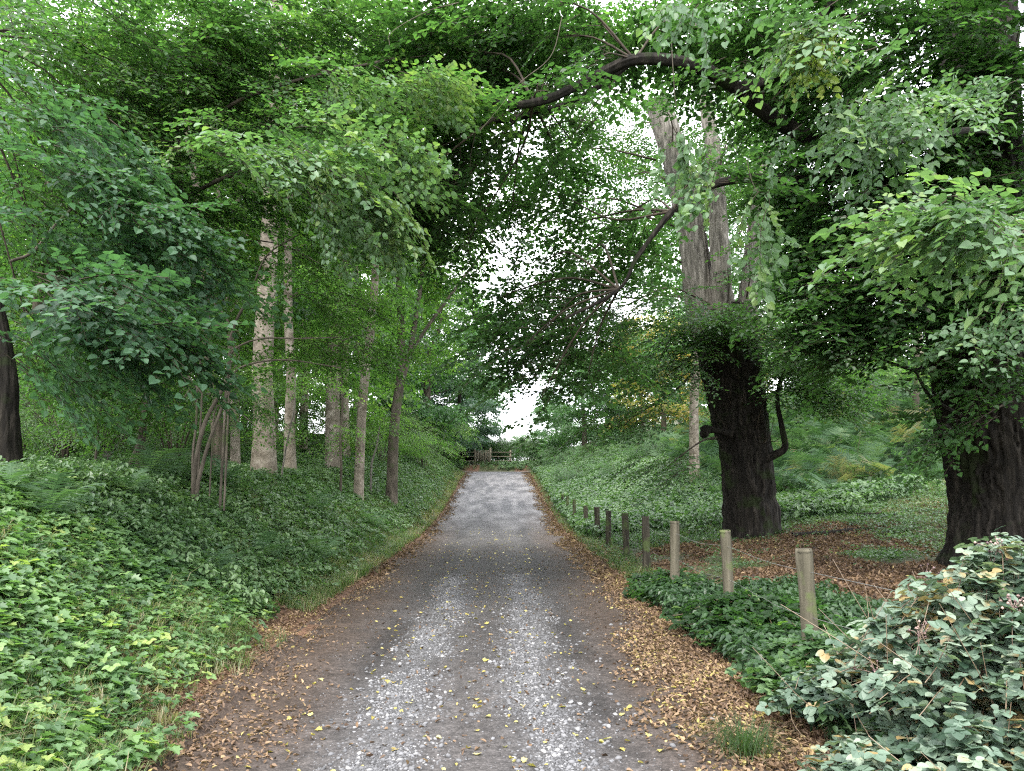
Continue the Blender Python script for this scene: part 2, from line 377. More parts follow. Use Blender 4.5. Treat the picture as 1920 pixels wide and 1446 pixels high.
# shear the lane sheet so it follows its centre line
ro = D.objects['road']; co = np.empty(len(ro.data.vertices)*3, np.float32); ro.data.vertices.foreach_get('co', co); co = co.reshape(-1, 3)
co[:, 0] += cx(co[:, 1]); ro.data.vertices.foreach_set('co', co.ravel()); ro.data.update()
sheet('cross_lane_road', np.linspace(-45, 45, 181), np.linspace(52.2, 58.4, 32), lambda X, Y: H(X, Y)+.02, M['road'],
      lambda X, Y: np.zeros(X.shape+(3,))+np.array((.22, .21, .205))*(.75+.5*n2(X, Y, .9, 31))[..., None], kind='structure')

# ------------------------------------------------------------------ leaf and spray prototypes
def halfleaf(h, fold=.35, droop=.25):
    """h: outline points (x,y) from base to tip on the right side -> two facing halves"""
    h = np.array(h, float); k = len(h)
    z = lambda q: np.abs(q[:, 0])*fold-droop*(q[:, 1]**2)*.5
    r = np.column_stack([h[:, 0], h[:, 1], z(h)]); l = r.copy(); l[:, 0] *= -1
    V = np.vstack([r, l]); L = np.concatenate([np.arange(k), k+np.arange(k)[::-1]])
    return V, L, np.array([k, k]), np.zeros(2, int), np.zeros(2)
LIME = halfleaf([(0, 0), (.22, -.10), (.44, .06), (.50, .32), (.36, .66), (.12, .92), (0, 1.06)])
MAPLE = halfleaf([(0, 0), (.30, -.14), (.30, .02), (.62, .10), (.42, .34), (.60, .62), (.27, .60), (.20, .84), (0, 1.05)], .25, .2)
OVAL = halfleaf([(0, 0), (.24, .14), (.32, .42), (.22, .74), (0, 1.0)])
def quadleaf(w_=.36, fold=.3):
    V = np.array([(0, 0, 0), (w_, .45, fold*w_), (0, 1, -.1), (-w_, .45, fold*w_)], float)
    return V, np.array([0, 1, 2, 0, 2, 3]), np.array([3, 3]), np.zeros(2, int), np.zeros(2)
QUAD = quadleaf()
QUADW = quadleaf(.46, .2)

def make_spray(leaf, size, length=1.0, side=.42, nside=7, step=.075, seed=0, twig=True, droop=.25, tilt=22, hang=14):
    r = np.random.default_rng(seed); mb = MB()
    n = 7; t = np.linspace(0, 1, n)
    main = np.stack([.05*np.sin(t*3+seed), t*length, -droop*length*t**2], -1)
    if twig: tube(mb, main, .006*(1-t*.8)*max(1, size/.1), 3, 1, 0, cap=False)
    pos, yaw, pit, rol, sc = [], [], [], [], []
    def leaves(pts, base_yaw, start=0):
        seg = np.linalg.norm(pts[-1]-pts[0]); k = max(2, int(seg/step)); 
        for i in range(start, k+1):
            f = i/k; q = f*(len(pts)-1); a = min(int(q), len(pts)-2); p = pts[a]+(pts[a+1]-pts[a])*(q-a)
            sgn = 1 if i % 2 else -1
            pos.append(p+r.normal(0, .008, 3)); yaw.append(base_yaw+sgn*R(r.uniform(30, 75)) if i < k else base_yaw)
            pit.append(R(r.normal(-hang, tilt*.7))); rol.append(R(r.normal(0, tilt))); sc.append(size*r.uniform(.65, 1.15))
    leaves(main, 0, 2)
    for k in range(nside):
        f = .12+.8*(k+.5)/nside; q = f*(n-1); a = int(q); p = main[a]+(main[a+1]-main[a])*(q-a)
        sg = 1 if k % 2 else -1; an = sg*R(r.uniform(38, 62)); ln = side*(1.15-f*.75)*r.uniform(.7, 1.2)
        tt = np.linspace(0, 1, 4); st = p+np.stack([-np.sin(an)*tt*ln, np.cos(an)*tt*ln, -.2*ln*tt**2+r.normal(0, .04)*tt], -1)
        if twig: tube(mb, st, .0035*(1-tt*.7)*max(1, size/.1), 3, 1, 0, cap=False)
        leaves(st, an, 1)
    pos = np.array(pos); N_ = len(pos)
    mb.stamp(leaf, pos, rot(yaw, pit, rol, sc), r.normal(0, .13, N_))
    V, L, T, Mi, C_ = mb.arrays(); return V, L, T, Mi, C_
SP_NEAR = [make_spray(LIME, .082, 1.0, .45, 7, .066, s, tilt=17, hang=9) for s in range(4)]
SP_OVER = [make_spray(LIME, .080, 1.1, .5, 7, .07, 10+s, tilt=16, hang=5) for s in range(4)]
SP_HANG = [make_spray(LIME, .10, .9, .32, 6, .07, 20+s, droop=.75, hang=42) for s in range(3)]
SP_MAPLE = [make_spray(MAPLE, .12, 1.0, .45, 6, .10, 40+s, hang=22) for s in range(3)]
SP_MID = [make_spray(OVAL, .085, 1.1, .5, 7, .070, 60+s, tilt=16, hang=6) for s in range(4)]
SP_FAR = [make_spray(QUADW, .165, 1.3, .65, 6, .115, 80+s, tilt=48, hang=24, twig=False) for s in range(4)]
SP_FINE = [make_spray(QUAD, .085, 1.1, .55, 8, .07, 100+s) for s in range(4)]

def put_sprays(mb, sprays, pos, yaw, pit, rol, sc, tint):
    k = rng.integers(0, len(sprays), len(pos)); m_ = rot(yaw, pit, rol, sc)
    for i, sp in enumerate(sprays):
        q = k == i; mb.stamp(sp, pos[q], m_[q], tint[q])
def cloud(c, r, n, shell=.55):
    d = rng.normal(size=(n, 3)); d /= np.linalg.norm(d, axis=1)[:, None]
    rr = (shell+(1-shell)*rng.random(n))**1.0
    rr = np.where(rng.random(n) < .3, rng.random(n)**.6, rr)
    return np.asarray(c)+d*rr[:, None]*np.asarray(r)
def crown(tw, lf, origin, clusters, sprays, tint=.5, size=1.0, droop=13, branches=5, br=.035, tm=0):
    """clusters: (centre, radii, sprays). Branches run from origin into every cluster."""
    origin = np.asarray(origin, float)
    for ci, cl in enumerate(clusters):
        c, r, n = cl[:3]; c = np.asarray(c, float); r = np.asarray(r, float)
        o = np.asarray(cl[3], float) if len(cl) > 3 else origin
        p = cloud(c, r, n)
        out = p-o; yaw = np.arctan2(-(out[:, 0]), out[:, 1])+rng.normal(0, .6, n)
        pit = R(-droop)*rng.uniform(.0, 1.8, n)+rng.normal(0, .15, n)
        tn = tint+rng.normal(0, .10, n)+(vnoise(p*1.1+ci)-.5)*.35
        put_sprays(lf, sprays, p, yaw, pit, rng.normal(0, .25, n), size*rng.uniform(.7, 1.25, n), tn)
        if tw is not None:
            L_ = np.linalg.norm(c-o); mid = o+(c-o)*.5+np.array([0, 0, .12*L_])+rng.normal(0, .06, 3)*L_
            main = path([o, mid, c, c+(c-o)/max(L_, .1)*min(r[0], r[1])*.6+np.array([0, 0, -.1])], 14)
            rad = br*np.linspace(1, .18, 14)*(.6+.1*L_)
            tube(tw, main, rad, 6, tm, .5, rough=.2, cap=False, seed=ci)
            for b_ in range(branches):
                j = rng.integers(5, 13); e = p[rng.integers(0, n)]
                q = path([main[j], main[j]+(e-main[j])*.5+rng.normal(0, .08, 3)+np.array([0, 0, .08]), e], 6)
                tube(tw, q, rad[j]*.5*np.linspace(1, .25, 6), 4, tm, .5, cap=False)

exec_late = []
# ================================================================== THE TWO BIG LIMES ON THE RIGHT
def sub(o, pts): return np.asarray(pts)-np.asarray(o)

def flare(z, z0, r, k=.22, h=.45): return r*(1+k*np.exp(-(z-z0)/h))

# ---- pollarded lime between the track and the slope
b1 = P(1410, 965, 16); b1[2] = Hs(b1[0], b1[1])-.1
t1 = thing('lime_tree', 'pollarded lime with black lower trunk and three pale upright limbs behind the fence', 'tree', b1)
px1 = [(1410, 975), (1404, 930), (1400, 880), (1395, 830), (1385, 780), (1374, 720), (1365, 660), (1358, 610), (1356, 575)]
wd1 = [100, 94, 91, 92, 98, 106, 114, 112, 84]
c1 = [P(a, b_, 16) for a, b_ in px1]; c1[0][2] = b1[2]
pt = path(sub(b1, c1), 150); rr = np.interp(np.linspace(0, 8, 150), range(9), wd1)*.5*16/F
rr = rr*(1+.18*np.exp(-(pt[:, 2])/.22))
mb = MB(); tube(mb, pt, rr, 150, rough=.08, ridge=.085, seed=1); mb.build('trunk', M['bark_dark'], t1, True)
for i, (pts, r0, r1) in enumerate([
        ([(1330, 650, 16), (1312, 560, 15.9), (1302, 480, 15.9), (1290, 400, 16), (1268, 310, 16), (1243, 225, 16.2), (1230, 190, 16.2)], .33, .26),
        ([(1360, 650, 15.9), (1352, 560, 15.7), (1350, 480, 15.6), (1344, 380, 15.8), (1335, 260, 16.2), (1310, 120, 16.6), (1300, -60, 17)], .28, .10),
        ([(1385, 650, 16.1), (1400, 570, 16.2), (1411, 500, 16.4), (1418, 400, 16.6), (1445, 260, 17), (1470, 60, 17.5)], .25, .10)]):
    mb = MB(); q = path(sub(b1, [P(*a) for a in pts]), 70)
    tube(mb, q, np.linspace(r0, r1, 70), 90, rough=.16, ridge=.055, seed=5+i); mb.build('limb', M['bark_pale'], t1, True)
mb = MB()
q = path(sub(b1, [P(1430, 862, 15.6), P(1455, 852, 15.5), P(1472, 838, 15.4), P(1466, 800, 15.4), P(1458, 740, 15.5), P(1478, 660, 15.6)]), 30)

tube(mb, q, np.linspace(.10, .03, 30), 10, rough=.15, seed=9); mb.build('side_branch', M['bark_dark'], t1, True)
mb = MB()
q = path(sub(b1, [P(1370, 815, 15.4), P(1345, 808, 15.3), P(1326, 806, 15.2), P(1318, 812, 15.2), P(1312, 812, 15.2)]), 16)
tube(mb, q, [.10, .075, .06, .055, .055, .06, .07, .09, .11, .12, .125, .12, .11, .09, .06, .02], 10, rough=.15, seed=11); mb.build('branch_stub', M['bark_dark'], t1, True)
# burr of sprouts at the head of the trunk
mb = MB()
for k in range(90):
    a = rng.uniform(0, 2*np.pi); z = rng.uniform(2.0, 4.9); i = np.argmin(abs(pt[:, 2]-z)); o = pt[i]+np.array([math.cos(a), math.sin(a), 0])*rr[i]*.97
    L_ = rng.uniform(.3, 1.1); e = o+np.array([math.cos(a)*L_*.5, math.sin(a)*L_*.5, rng.uniform(-.2, .9)*L_])
    tube(mb, path([o, (o+e)/2+rng.normal(0, .09, 3), e], 6), .012*np.linspace(1, .4, 6), 4, cap=False)
mb.build('sprouts', M['bark_twig'], t1, kind='stuff')
tw, lf = MB(), MB()
O1 = P(1360, 600, 16)
cl = [  # centre, radii, sprays, branch origin
    (P(1360, 605, 15.2), (.85, .6, .35), 95), (P(1300, 660, 15.3), (.5, .6, .6), 34),
    (P(1450, 640, 15.6), (.8, .9, .8), 50), (P(1500, 690, 15.2), (1.0, .9, .8), 55), (P(1540, 730, 15), (.8, .8, .5), 28), (P(1478, 720, 15.4), (.45, .45, .75), 34, P(1458, 740, 15.5)),
    (P(1180, 570, 14.4), (1.4, 1.2, .8), 76, P(1330, 570, 15.6)), (P(1080, 610, 13.6), (1.1, 1.0, .7), 46, P(1200, 560, 14.6)),
    (P(1010, 640, 13.2), (.7, .8, .55), 22, P(1150, 590, 14.2)), (P(1230, 690, 14.6), (1.0, 1, .6), 44, P(1320, 640, 15.6)),
    (P(1190, 780, 14.4), (.9, .9, .3), 22, P(1300, 700, 15.5)), (P(1260, 868, 14.2), (.9, .8, .2), 16, P(1345, 820, 15.4)),
    (P(1230, 460, 17.6), (1.7, 1.2, 1.2), 90, P(1330, 500, 16)), (P(1130, 440, 15.4), (1.2, 1.1, .8), 34, P(1280, 430, 16)),
    (P(1180, 330, 17.6), (1.5, 1.1, 1.2), 60, P(1290, 360, 16)), (P(1400, 420, 18.2), (1.6, 1.2, 1.6), 80, P(1345, 480, 16)),
    (P(1440, 250, 18.5), (2.2, 1.6, 1.8), 110, P(1330, 300, 16.4)), (P(1270, 90, 18.6), (2.6, 1.6, 1.3), 90, P(1320, 200, 16.5)),
    (P(1080, 520, 14.6), (.9, .9, .7), 20, P(1200, 500, 15)), (P(1000, 560, 13.6), (.6, .6, .6), 12, P(1100, 560, 14)),
    (P(1330, 0, 18.6), (3.0, 2, 1.6), 100, P(1310, 120, 16.6)), (P(1530, 480, 18.5), (2.0, 1.6, 1.6), 90, P(1410, 500, 16.3)),
    (P(1310, 320, 19), (1.8, 1.0, 1.6), 80, P(1310, 330, 16.6)), (P(1245, 200, 15.4), (.6, .4, .4), 20, P(1260, 300, 15.9)), (P(1320, 330, 15.2), (.6, .4, .5), 18, P(1300, 380, 15.8)), (P(1370, 250, 15.6), (.8, .5, .9), 46, P(1340, 360, 15.8)), (P(1400, 480, 15.5), (.5, .4, .5), 12, P(1400, 560, 15.9)), (P(1170, 240, 18.5), (1.5, 1.0, 1.0), 70, P(1290, 260, 16.6)), (P(1090, 190, 18), (1.4, 1.0, .8), 44, P(1230, 200, 16.6)),
    (P(1060, 290, 16), (1.3, 1.0, .9), 12, P(1230, 300, 16.6)), (P(1010, 420, 16), (1.0, .9, 1.0), 7, P(1230, 400, 16.6)), (P(1090, 560, 16), (1.1, .9, .9), 34, P(1300, 500, 16.2)), (P(1150, 620, 17), (1.2, .9, .9), 44, P(1300, 560, 16.2))]
cl = [tuple([c[0]-b1, c[1], c[2]]+([c[3]-b1] if len(c) > 3 else [])) for c in cl]
crown(tw, lf, O1-b1, cl, SP_MID, .5, .92, branches=4, br=.03)
tw.build('branches', M['bark_twig'], t1, True, kind='stuff'); lf.build('crown', [M['lime'], M['bark_twig']], t1)

# ---- the nearest lime at the right edge of the picture
b2 = P(1895, 1045, 11); b2[2] = Hs(b2[0], b2[1])-.1
t2 = thing('lime_tree', 'huge dark lime whose wide ridged trunk stands behind the bramble bush', 'tree', b2)
px2 = [(1912, 1050), (1907, 980), (1899, 900), (1885, 820), (1872, 740), (1856, 660), (1838, 560), (1835, 430), (1830, 250), (1835, 0)]
wd2 = [228, 212, 208, 212, 210, 204, 180, 170, 150, 120]
c2 = [P(a, b_, 11) for a, b_ in px2]; c2[0][2] = b2[2]
pt = path(sub(b2, c2), 210); rr = np.interp(np.linspace(0, 9, 210), range(10), wd2)*.5*11/F
rr = rr*(1+.16*np.exp(-(pt[:, 2])/.25))
mb = MB(); tube(mb, pt, rr, 200, rough=.08, ridge=.095, seed=2); mb.build('trunk', M['bark_dark'], t2, True)
mb = MB(); q = path(sub(b2, [P(1800, 812, 10.5), P(1780, 812, 10.35), P(1766, 810, 10.25), P(1760, 812, 10.2)]), 12)
tube(mb, q, [.1, .08, .07, .07, .09, .11, .125, .13, .12, .10, .07, .02], 10, rough=.2, seed=3); mb.build('branch_stub', M['bark_dark'], t2, True)
limbs2 = [
    ([(1820, 560, 11), (1720, 400, 10.9), (1560, 285, 10.7), (1430, 208, 10.5), (1380, 166, 10.3), (1300, 122, 10), (1190, 112, 9.8), (1100, 152, 9.6), (1020, 188, 9.4), (945, 196, 9.3), (880, 172, 9.2)], .125, .03),
    ([(1190, 112, 9.8), (1090, 182, 9.9), (1000, 214, 9.9), (900, 232, 9.9), (850, 230, 9.9), (800, 214, 10)], .055, .02),
    ([(1800, 480, 10.9), (1640, 345, 10.8), (1500, 338, 10.6), (1405, 334, 10.4), (1330, 350, 10.3), (1262, 396, 10.2), (1196, 480, 10.1), (1160, 542, 10.1), (1060, 598, 10.2)], .078, .015),
    ([(1380, 166, 10.3), (1440, 150, 9.6), (1520, 60, 9), (1600, -60, 8.6)], .09, .05),
    ([(1850, 420, 10.4), (1760, 400, 8.8), (1665, 395, 7.8), (1640, 415, 7.6), (1655, 445, 7.5), (1692, 500, 7.5)], .05, .010),
    ([(1850, 285, 10.9), (1868, 255, 9.7), (1822, 243, 8.4), (1720, 262, 7.5), (1640, 268, 7.2)], .06, .012),
    ([(1770, 640, 10.6), (1730, 690, 10.2), (1700, 690, 10), (1640, 670, 9.8)], .05, .012),
    ([(1800, 780, 10.4), (1745, 745, 10), (1715, 695, 9.9)], .03, .012)]
for i, (pts, r0, r1) in enumerate(limbs2):
    mb = MB(); q = path(sub(b2, [P(*a) for a in pts]), 60)
    tube(mb, q, np.linspace(r0, r1, 60), 28, rough=.34, ridge=.02, seed=15+i); mb.build('limb', M['bark_dark'], t2, True)
tw, lf = MB(), MB()
O2 = P(1835, 400, 11)
la = P(1430, 208, 10.5); lb = P(1190, 112, 9.8); lc = P(1000, 190, 9.5); ld = P(1262, 396, 10.2); le = P(1160, 542, 10.1)
cl = [
    (P(1700, 480, 10.6), (1.6, 1.0, .7), 120), (P(1600, 560, 10.6), (1.1, .8, .45), 60), (P(1720, 600, 10.3), (1.0, .6, .4), 55),
    (P(1620, 640, 10.4), (.8, .7, .4), 32), (P(1890, 540, 9.8), (1.0, .7, .55), 70), (P(1900, 420, 9.5), (1.0, .8, .8), 70),
    (P(1860, 700, 9.9), (.5, .3, .35), 16, P(1880, 640, 10.3)), (P(1830, 790, 10.0), (.6, .2, .16), 10, P(1880, 760, 10.2)),
    (P(1650, 430, 11), (1.3, 1.0, .9), 105), (P(1680, 330, 10.6), (1.6, 1.2, .9), 120), (P(1820, 250, 10.2), (1.6, 1.3, .9), 120),
    (P(1900, 100, 9.8), (1.8, 1.5, .9), 110), (P(1700, 120, 10), (1.8, 1.4, .9), 120), (P(1560, 190, 11.4), (1.3, .9, .6), 60),
    (P(1520, 70, 10.8), (1.5, 1.0, .6), 60, la), (P(1700, -60, 9.6), (2.4, 1.6, .9), 110), (P(1580, 340, 11.2), (.9, .8, .7), 55),
    (P(1400, 60, 10.8), (1.2, .8, .55), 50, la), (P(1290, 20, 10.8), (1.3, .8, .55), 60, lb), (P(1130, 30, 10.8), (1.3, .9, .5), 60, lb),
    (P(1010, 70, 10.6), (1.2, 1.0, .45), 56, lb), (P(880, 100, 10.4), (1.0, 1.0, .45), 46, lc), (P(960, 0, 10), (1.4, 1.1, .5), 50, lb),
    (P(930, 130, 10.8), (.7, .7, .35), 26, lc), (P(830, 270, 10.4), (.9, .7, .5), 46, lc), (P(860, 350, 10.6), (.8, .7, .5), 40, lc), (P(790, 330, 9.8), (.8, .7, .5), 40, lc),
    (P(970, 290, 12), (.6, .6, .4), 10, lc), (P(1090, 290, 12), (.8, .7, .5), 15, lc), (P(960, 390, 12), (.6, .7, .5), 12, lc), (P(890, 430, 11), (.6, .7, .4), 8, lc),
    (P(1060, 370, 12), (.8, .7, .5), 13, ld), (P(1110, 470, 12), (.9, .7, .5), 18, le), (P(1010, 500, 12), (.8, .6, .5), 10, le), (P(955, 550, 12), (.3, .4, .4), 6, le),
    (P(1100, 215, 9.9), (.5, .4, .15), 7, lb), (P(960, 225, 9.8), (.4, .4, .15), 8, lc), (P(1030, 240, 11), (.5, .5, .2), 8, lc), (P(1180, 400, 12), (.6, .5, .6), 16, ld), (P(960, 330, 13), (.8, .8, .7), 5, lc), (P(1080, 420, 13), (.9, .8, .9), 9, ld), (P(1030, 340, 13.4), (.9, .8, .9), 8, lc),
    (P(1040, 600, 11), (.75, .5, .4), 24, le), (P(980, 650, 11), (.45, .4, .3), 11, le), (P(1110, 670, 11.2), (.7, .5, .35), 18, le), (P(1030, 715, 11), (.35, .4, .3), 7, le)]
cl += [(P(1140, 100, 9.4), (.4, .3, .08), 3, lb), (P(1020, 170, 9.2), (.35, .3, .08), 3, lc), (P(1400, 120, 9.9), (.4, .3, .12), 4, la), (P(1310, 330, 9.9), (.4, .3, .12), 5, ld)]
cl = [tuple([c[0]-b2, c[1], c[2]]+([c[3]-b2] if len(c) > 3 else [])) for c in cl]
crown(tw, lf, O2-b2, cl, SP_OVER, .45, .95, branches=8, br=.024)
tw.build('branches', M['bark_twig'], t2, True, kind='stuff')
lf.build('crown', [M['dark'], M['bark_twig']], t2)
# sprays that catch the light, hanging close over the lane
lf = MB()
def local(lf, base, px, py, d, r, n, sprays, yaw=0, spread=.9, pit=-20, tint=.5, size=1.0):
    c = P(px, py, d)-base; p = cloud(c, np.array(r)*1.15, n, .2)
    put_sprays(lf, sprays, p, yaw+rng.normal(0, spread, n), R(pit)+rng.normal(0, .25, n), rng.normal(0, .3, n), size*rng.uniform(.75, 1.2, n), tint+rng.normal(0, .12, n))
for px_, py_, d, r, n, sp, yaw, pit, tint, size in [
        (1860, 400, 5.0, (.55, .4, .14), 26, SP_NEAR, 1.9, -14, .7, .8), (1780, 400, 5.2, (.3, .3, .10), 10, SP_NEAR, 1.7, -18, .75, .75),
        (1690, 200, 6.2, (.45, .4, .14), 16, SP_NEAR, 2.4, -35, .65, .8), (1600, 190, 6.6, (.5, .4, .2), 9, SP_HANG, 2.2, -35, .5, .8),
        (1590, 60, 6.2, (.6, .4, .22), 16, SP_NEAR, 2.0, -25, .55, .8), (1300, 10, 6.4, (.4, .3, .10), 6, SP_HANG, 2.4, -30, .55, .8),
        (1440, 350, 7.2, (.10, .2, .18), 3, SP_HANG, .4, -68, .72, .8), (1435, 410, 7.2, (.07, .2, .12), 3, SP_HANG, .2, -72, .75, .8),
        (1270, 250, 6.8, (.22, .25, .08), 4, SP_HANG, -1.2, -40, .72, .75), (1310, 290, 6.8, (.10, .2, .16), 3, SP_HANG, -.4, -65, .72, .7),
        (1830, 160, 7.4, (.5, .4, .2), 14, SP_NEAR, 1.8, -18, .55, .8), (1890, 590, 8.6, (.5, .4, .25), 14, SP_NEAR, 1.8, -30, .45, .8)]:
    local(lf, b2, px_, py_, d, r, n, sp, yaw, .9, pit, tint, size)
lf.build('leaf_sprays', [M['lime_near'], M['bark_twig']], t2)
lf = MB(); local(lf, b2, 1535, 45, 6.0, (.20, .2, .12), 9, SP_HANG, .4, 1.2, -55, .5, .55)
lf.build('yellow_leaf_sprays', [M['yellow'], M['bark_twig']], t2, label='yellow leaf cluster')
# hanging aerial twigs
mb = MB()
for pts, d in [([(1258, 60), (1262, 130), (1268, 200), (1284, 262)], 6.6), ([(1054, 30), (1040, 90), (1020, 120), (975, 155), (930, 210), (900, 245)], 7), ([(1812, 400), (1808, 440), (1814, 500)], 5.1),
               ([(860, 5), (800, 22), (735, 60), (730, 85)], 7), ([(1400, 300), (1410, 340), (1420, 360)], 7)]:
    tube(mb, path([P(a, b_, d)-b2 for a, b_ in pts], 18), .0045*np.linspace(1.1, .6, 18), 5)
mb.build('hanging_twigs', M['bark_grey'], t2, kind='stuff')

# ================================================================== TREES ON THE LEFT
def trunk_tree(name, label, pts, d, widths, bark, forks=(), clusters=(), sprays=SP_FINE, mat='lime', tint=.5, size=1.0, group=None, sides=24, ridge=0, tw_b=4):
    """pts: picture points bottom to top at distance d; widths in picture px"""
    b = P(pts[0][0], pts[0][1], d); b[2] = Hs(b[0], b[1])-.1
    o = thing(name, label, 'tree', b, group)
    c = [P(p[0], p[1], p[2] if len(p) > 2 else d) for p in pts]; c[0][2] = b[2]
    n = 60; q = path(sub(b, c), n); r = np.interp(np.linspace(0, len(pts)-1, n), range(len(pts)), widths)*.5*d/F
    r = r*(1+.25*np.exp(-q[:, 2]/.3))
    mb = MB(); tube(mb, q, r, sides, rough=.10, ridge=ridge, seed=len(D.objects)); mb.build('trunk', M[bark], o, True)
    for f, (fp, w0, w1) in enumerate(forks):
        mb = MB(); qq = path(sub(b, [P(p[0], p[1], p[2] if len(p) > 2 else d) for p in fp]), 24)
        tube(mb, qq, np.linspace(w0, w1, 24)*.5*d/F, 8, rough=.12, seed=f); mb.build('limb', M[bark], o, True)
    if clusters:
        tw, lf = MB(), MB(); top = c[-1]-b
        cl = [tuple([P(k[0], k[1], k[2])-b, k[3], k[4]]+([P(*k[5])-b] if len(k) > 5 else [])) for k in clusters]
        cl = [(k[0], k[1], int(k[2]*.8))+tuple(k[3:]) for k in cl]
        crown(tw, lf, top, cl, sprays, tint, size, branches=tw_b, br=.02)
        tw.build('branches', M['bark_twig'], o, True, kind='stuff'); lf.build('crown', [M[mat], M['bark_twig']], o)
    return o

trunk_tree('beech_tree', 'tall pale mottled trunk, the widest and brightest of the left wood', [(495, 890), (495, 800), (492, 700), (497, 600), (504, 480), (510, 300), (518, 100), (522, -150)], 17.5,
           [44, 40, 38, 36, 33, 28, 24, 18], 'bark_beech',
           clusters=[(520, 60, 17.5, (3.2, 2.6, 1.8), 200), (380, 120, 18, (2.6, 2.4, 1.6), 140), (640, 140, 17.5, (2.4, 2, 1.4), 120), (460, 260, 18.5, (2.6, 2, 1.2), 110, (510, 330, 17.5)),
                     (620, 300, 18.5, (2.0, 2, 1.2), 90, (508, 340, 17.5)), (330, 320, 19, (2.2, 2, 1.4), 90, (508, 380, 17.5)), (600, 430, 20, (1.4, 1.2, .7), 44, (505, 460, 17.5)), (400, 420, 21, (1.8, 1.4, 1.0), 56, (505, 470, 17.5))],
           mat='bright', tint=.5)
trunk_tree('beech_tree', 'slimmer pale trunk just right of the widest pale trunk', [(545, 885), (543, 800), (546, 700), (541, 600), (540, 480), (545, 300), (560, 60)], 19.5,
           [24, 20, 18, 16, 15, 13, 10], 'bark_beech', clusters=[(600, 20, 20, (2.2, 2, 1.6), 110), (680, 420, 20.5, (1.8, 1.6, 1.0), 70, (541, 440, 19.5)), (660, 540, 20, (1.2, 1.2, .5), 34, (541, 560, 19.5))], mat='bright')
trunk_tree('beech_tree', 'thin pale trunk half hidden left of the widest pale trunk', [(442, 870), (440, 760), (436, 680), (430, 590), (422, 540), (410, 400), (400, 200)], 22,
           [18, 15, 15, 13, 12, 10, 8], 'bark_beech', clusters=[(380, 180, 23, (2.6, 2.2, 2.0), 120), (330, 480, 23, (2.2, 1.8, 1.4), 80, (420, 520, 22))], mat='lime')
trunk_tree('old_tree', 'dark brown trunk leaning left between the thin sapling and the pale trunks', [(418, 862), (408, 800), (399, 730), (390, 660), (384, 560), (378, 420), (345, 200), (345, 60)], 16,
           [26, 24, 20, 18, 16, 14, 10, 8], 'bark_grey', clusters=[(340, 60, 16.5, (2.2, 2, 1.4), 130), (250, 200, 16.5, (2.0, 2, 1.4), 110), (300, 400, 17, (1.6, 1.6, 1.0), 70, (378, 450, 16))], mat='lime')
trunk_tree('ash_tree', 'straight grey trunk leaning right, left of the forked tree', [(673, 880), (677, 800), (685, 700), (698, 600), (703, 520), (705, 440), (715, 250)], 21,
           [19, 17, 16, 15, 14, 13, 9], 'bark_beech', clusters=[(720, 180, 21.5, (2.2, 2, 1.6), 130), (640, 380, 21.5, (1.8, 1.6, 1.0), 80, (705, 430, 21)), (730, 400, 22, (1.5, 1.5, 1.0), 70, (705, 430, 21)), (640, 620, 20, (1.0, 1.0, .6), 34, (695, 620, 21))], mat='bright')
trunk_tree('forked_tree', 'grey tree at the bank edge with forked trunk and long bough rising right', [(735, 885), (738, 820), (744, 760), (752, 700), (752, 620), (748, 540), (745, 470), (748, 300)], 24,
           [22, 19, 18, 17, 14, 12, 11, 8], 'bark_grey',
           forks=[([(752, 720), (770, 650), (785, 560), (795, 480), (810, 380)], 12, 6), ([(750, 700), (790, 630), (840, 560), (900, 480), (925, 450)], 8, 4), ([(748, 560), (740, 500), (700, 440)], 6, 3)],
           clusters=[(770, 440, 24.5, (1.8, 1.6, 1.2), 110), (830, 480, 25, (1.1, 1.3, .9), 60, (800, 520, 24)), (820, 560, 26, (1.3, 1.3, 1.0), 70, (790, 600, 24)), (760, 330, 24.5, (2.0, 1.6, 1.4), 110), (880, 520, 25, (.7, .8, .5), 26, (870, 520, 24)),
                     (700, 560, 24, (1.2, 1.2, .8), 50, (748, 600, 24)), (800, 650, 26, (1.1, 1.2, .7), 50, (760, 680, 24))], mat='bright', tint=.55)
trunk_tree('ivy_tree', 'broad dark trunk at the left edge behind low hanging leaf sprays', [(8, 850), (6, 780), (4, 700), (-8, 600), (-30, 480), (-60, 300), (-90, 60)], 9.5,
           [60, 52, 46, 38, 30, 24, 16], 'bark_dark', sides=60, ridge=.03,
           clusters=[(60, 60, 10, (1.6, 1.4, 1.0), 120), (200, 110, 10.5, (1.5, 1.3, .9), 110), (90, 230, 10.5, (1.3, 1.2, .9), 90), (210, 300, 11, (1.3, 1.1, .9), 90), (60, 420, 11, (1.2, 1.1, .8), 90), (180, 480, 11.5, (1.2, 1.1, .7), 70),
                     (60, 640, 10.5, (.7, .8, .6), 50), (330, 60, 11, (1.3, 1.2, .8), 90), (150, 640, 12, (.9, .9, .6), 60)], sprays=SP_MID, mat='dark', tint=.6)
ivy = D.objects['ivy_tree']; lf = MB(); bb = np.array(ivy.location)
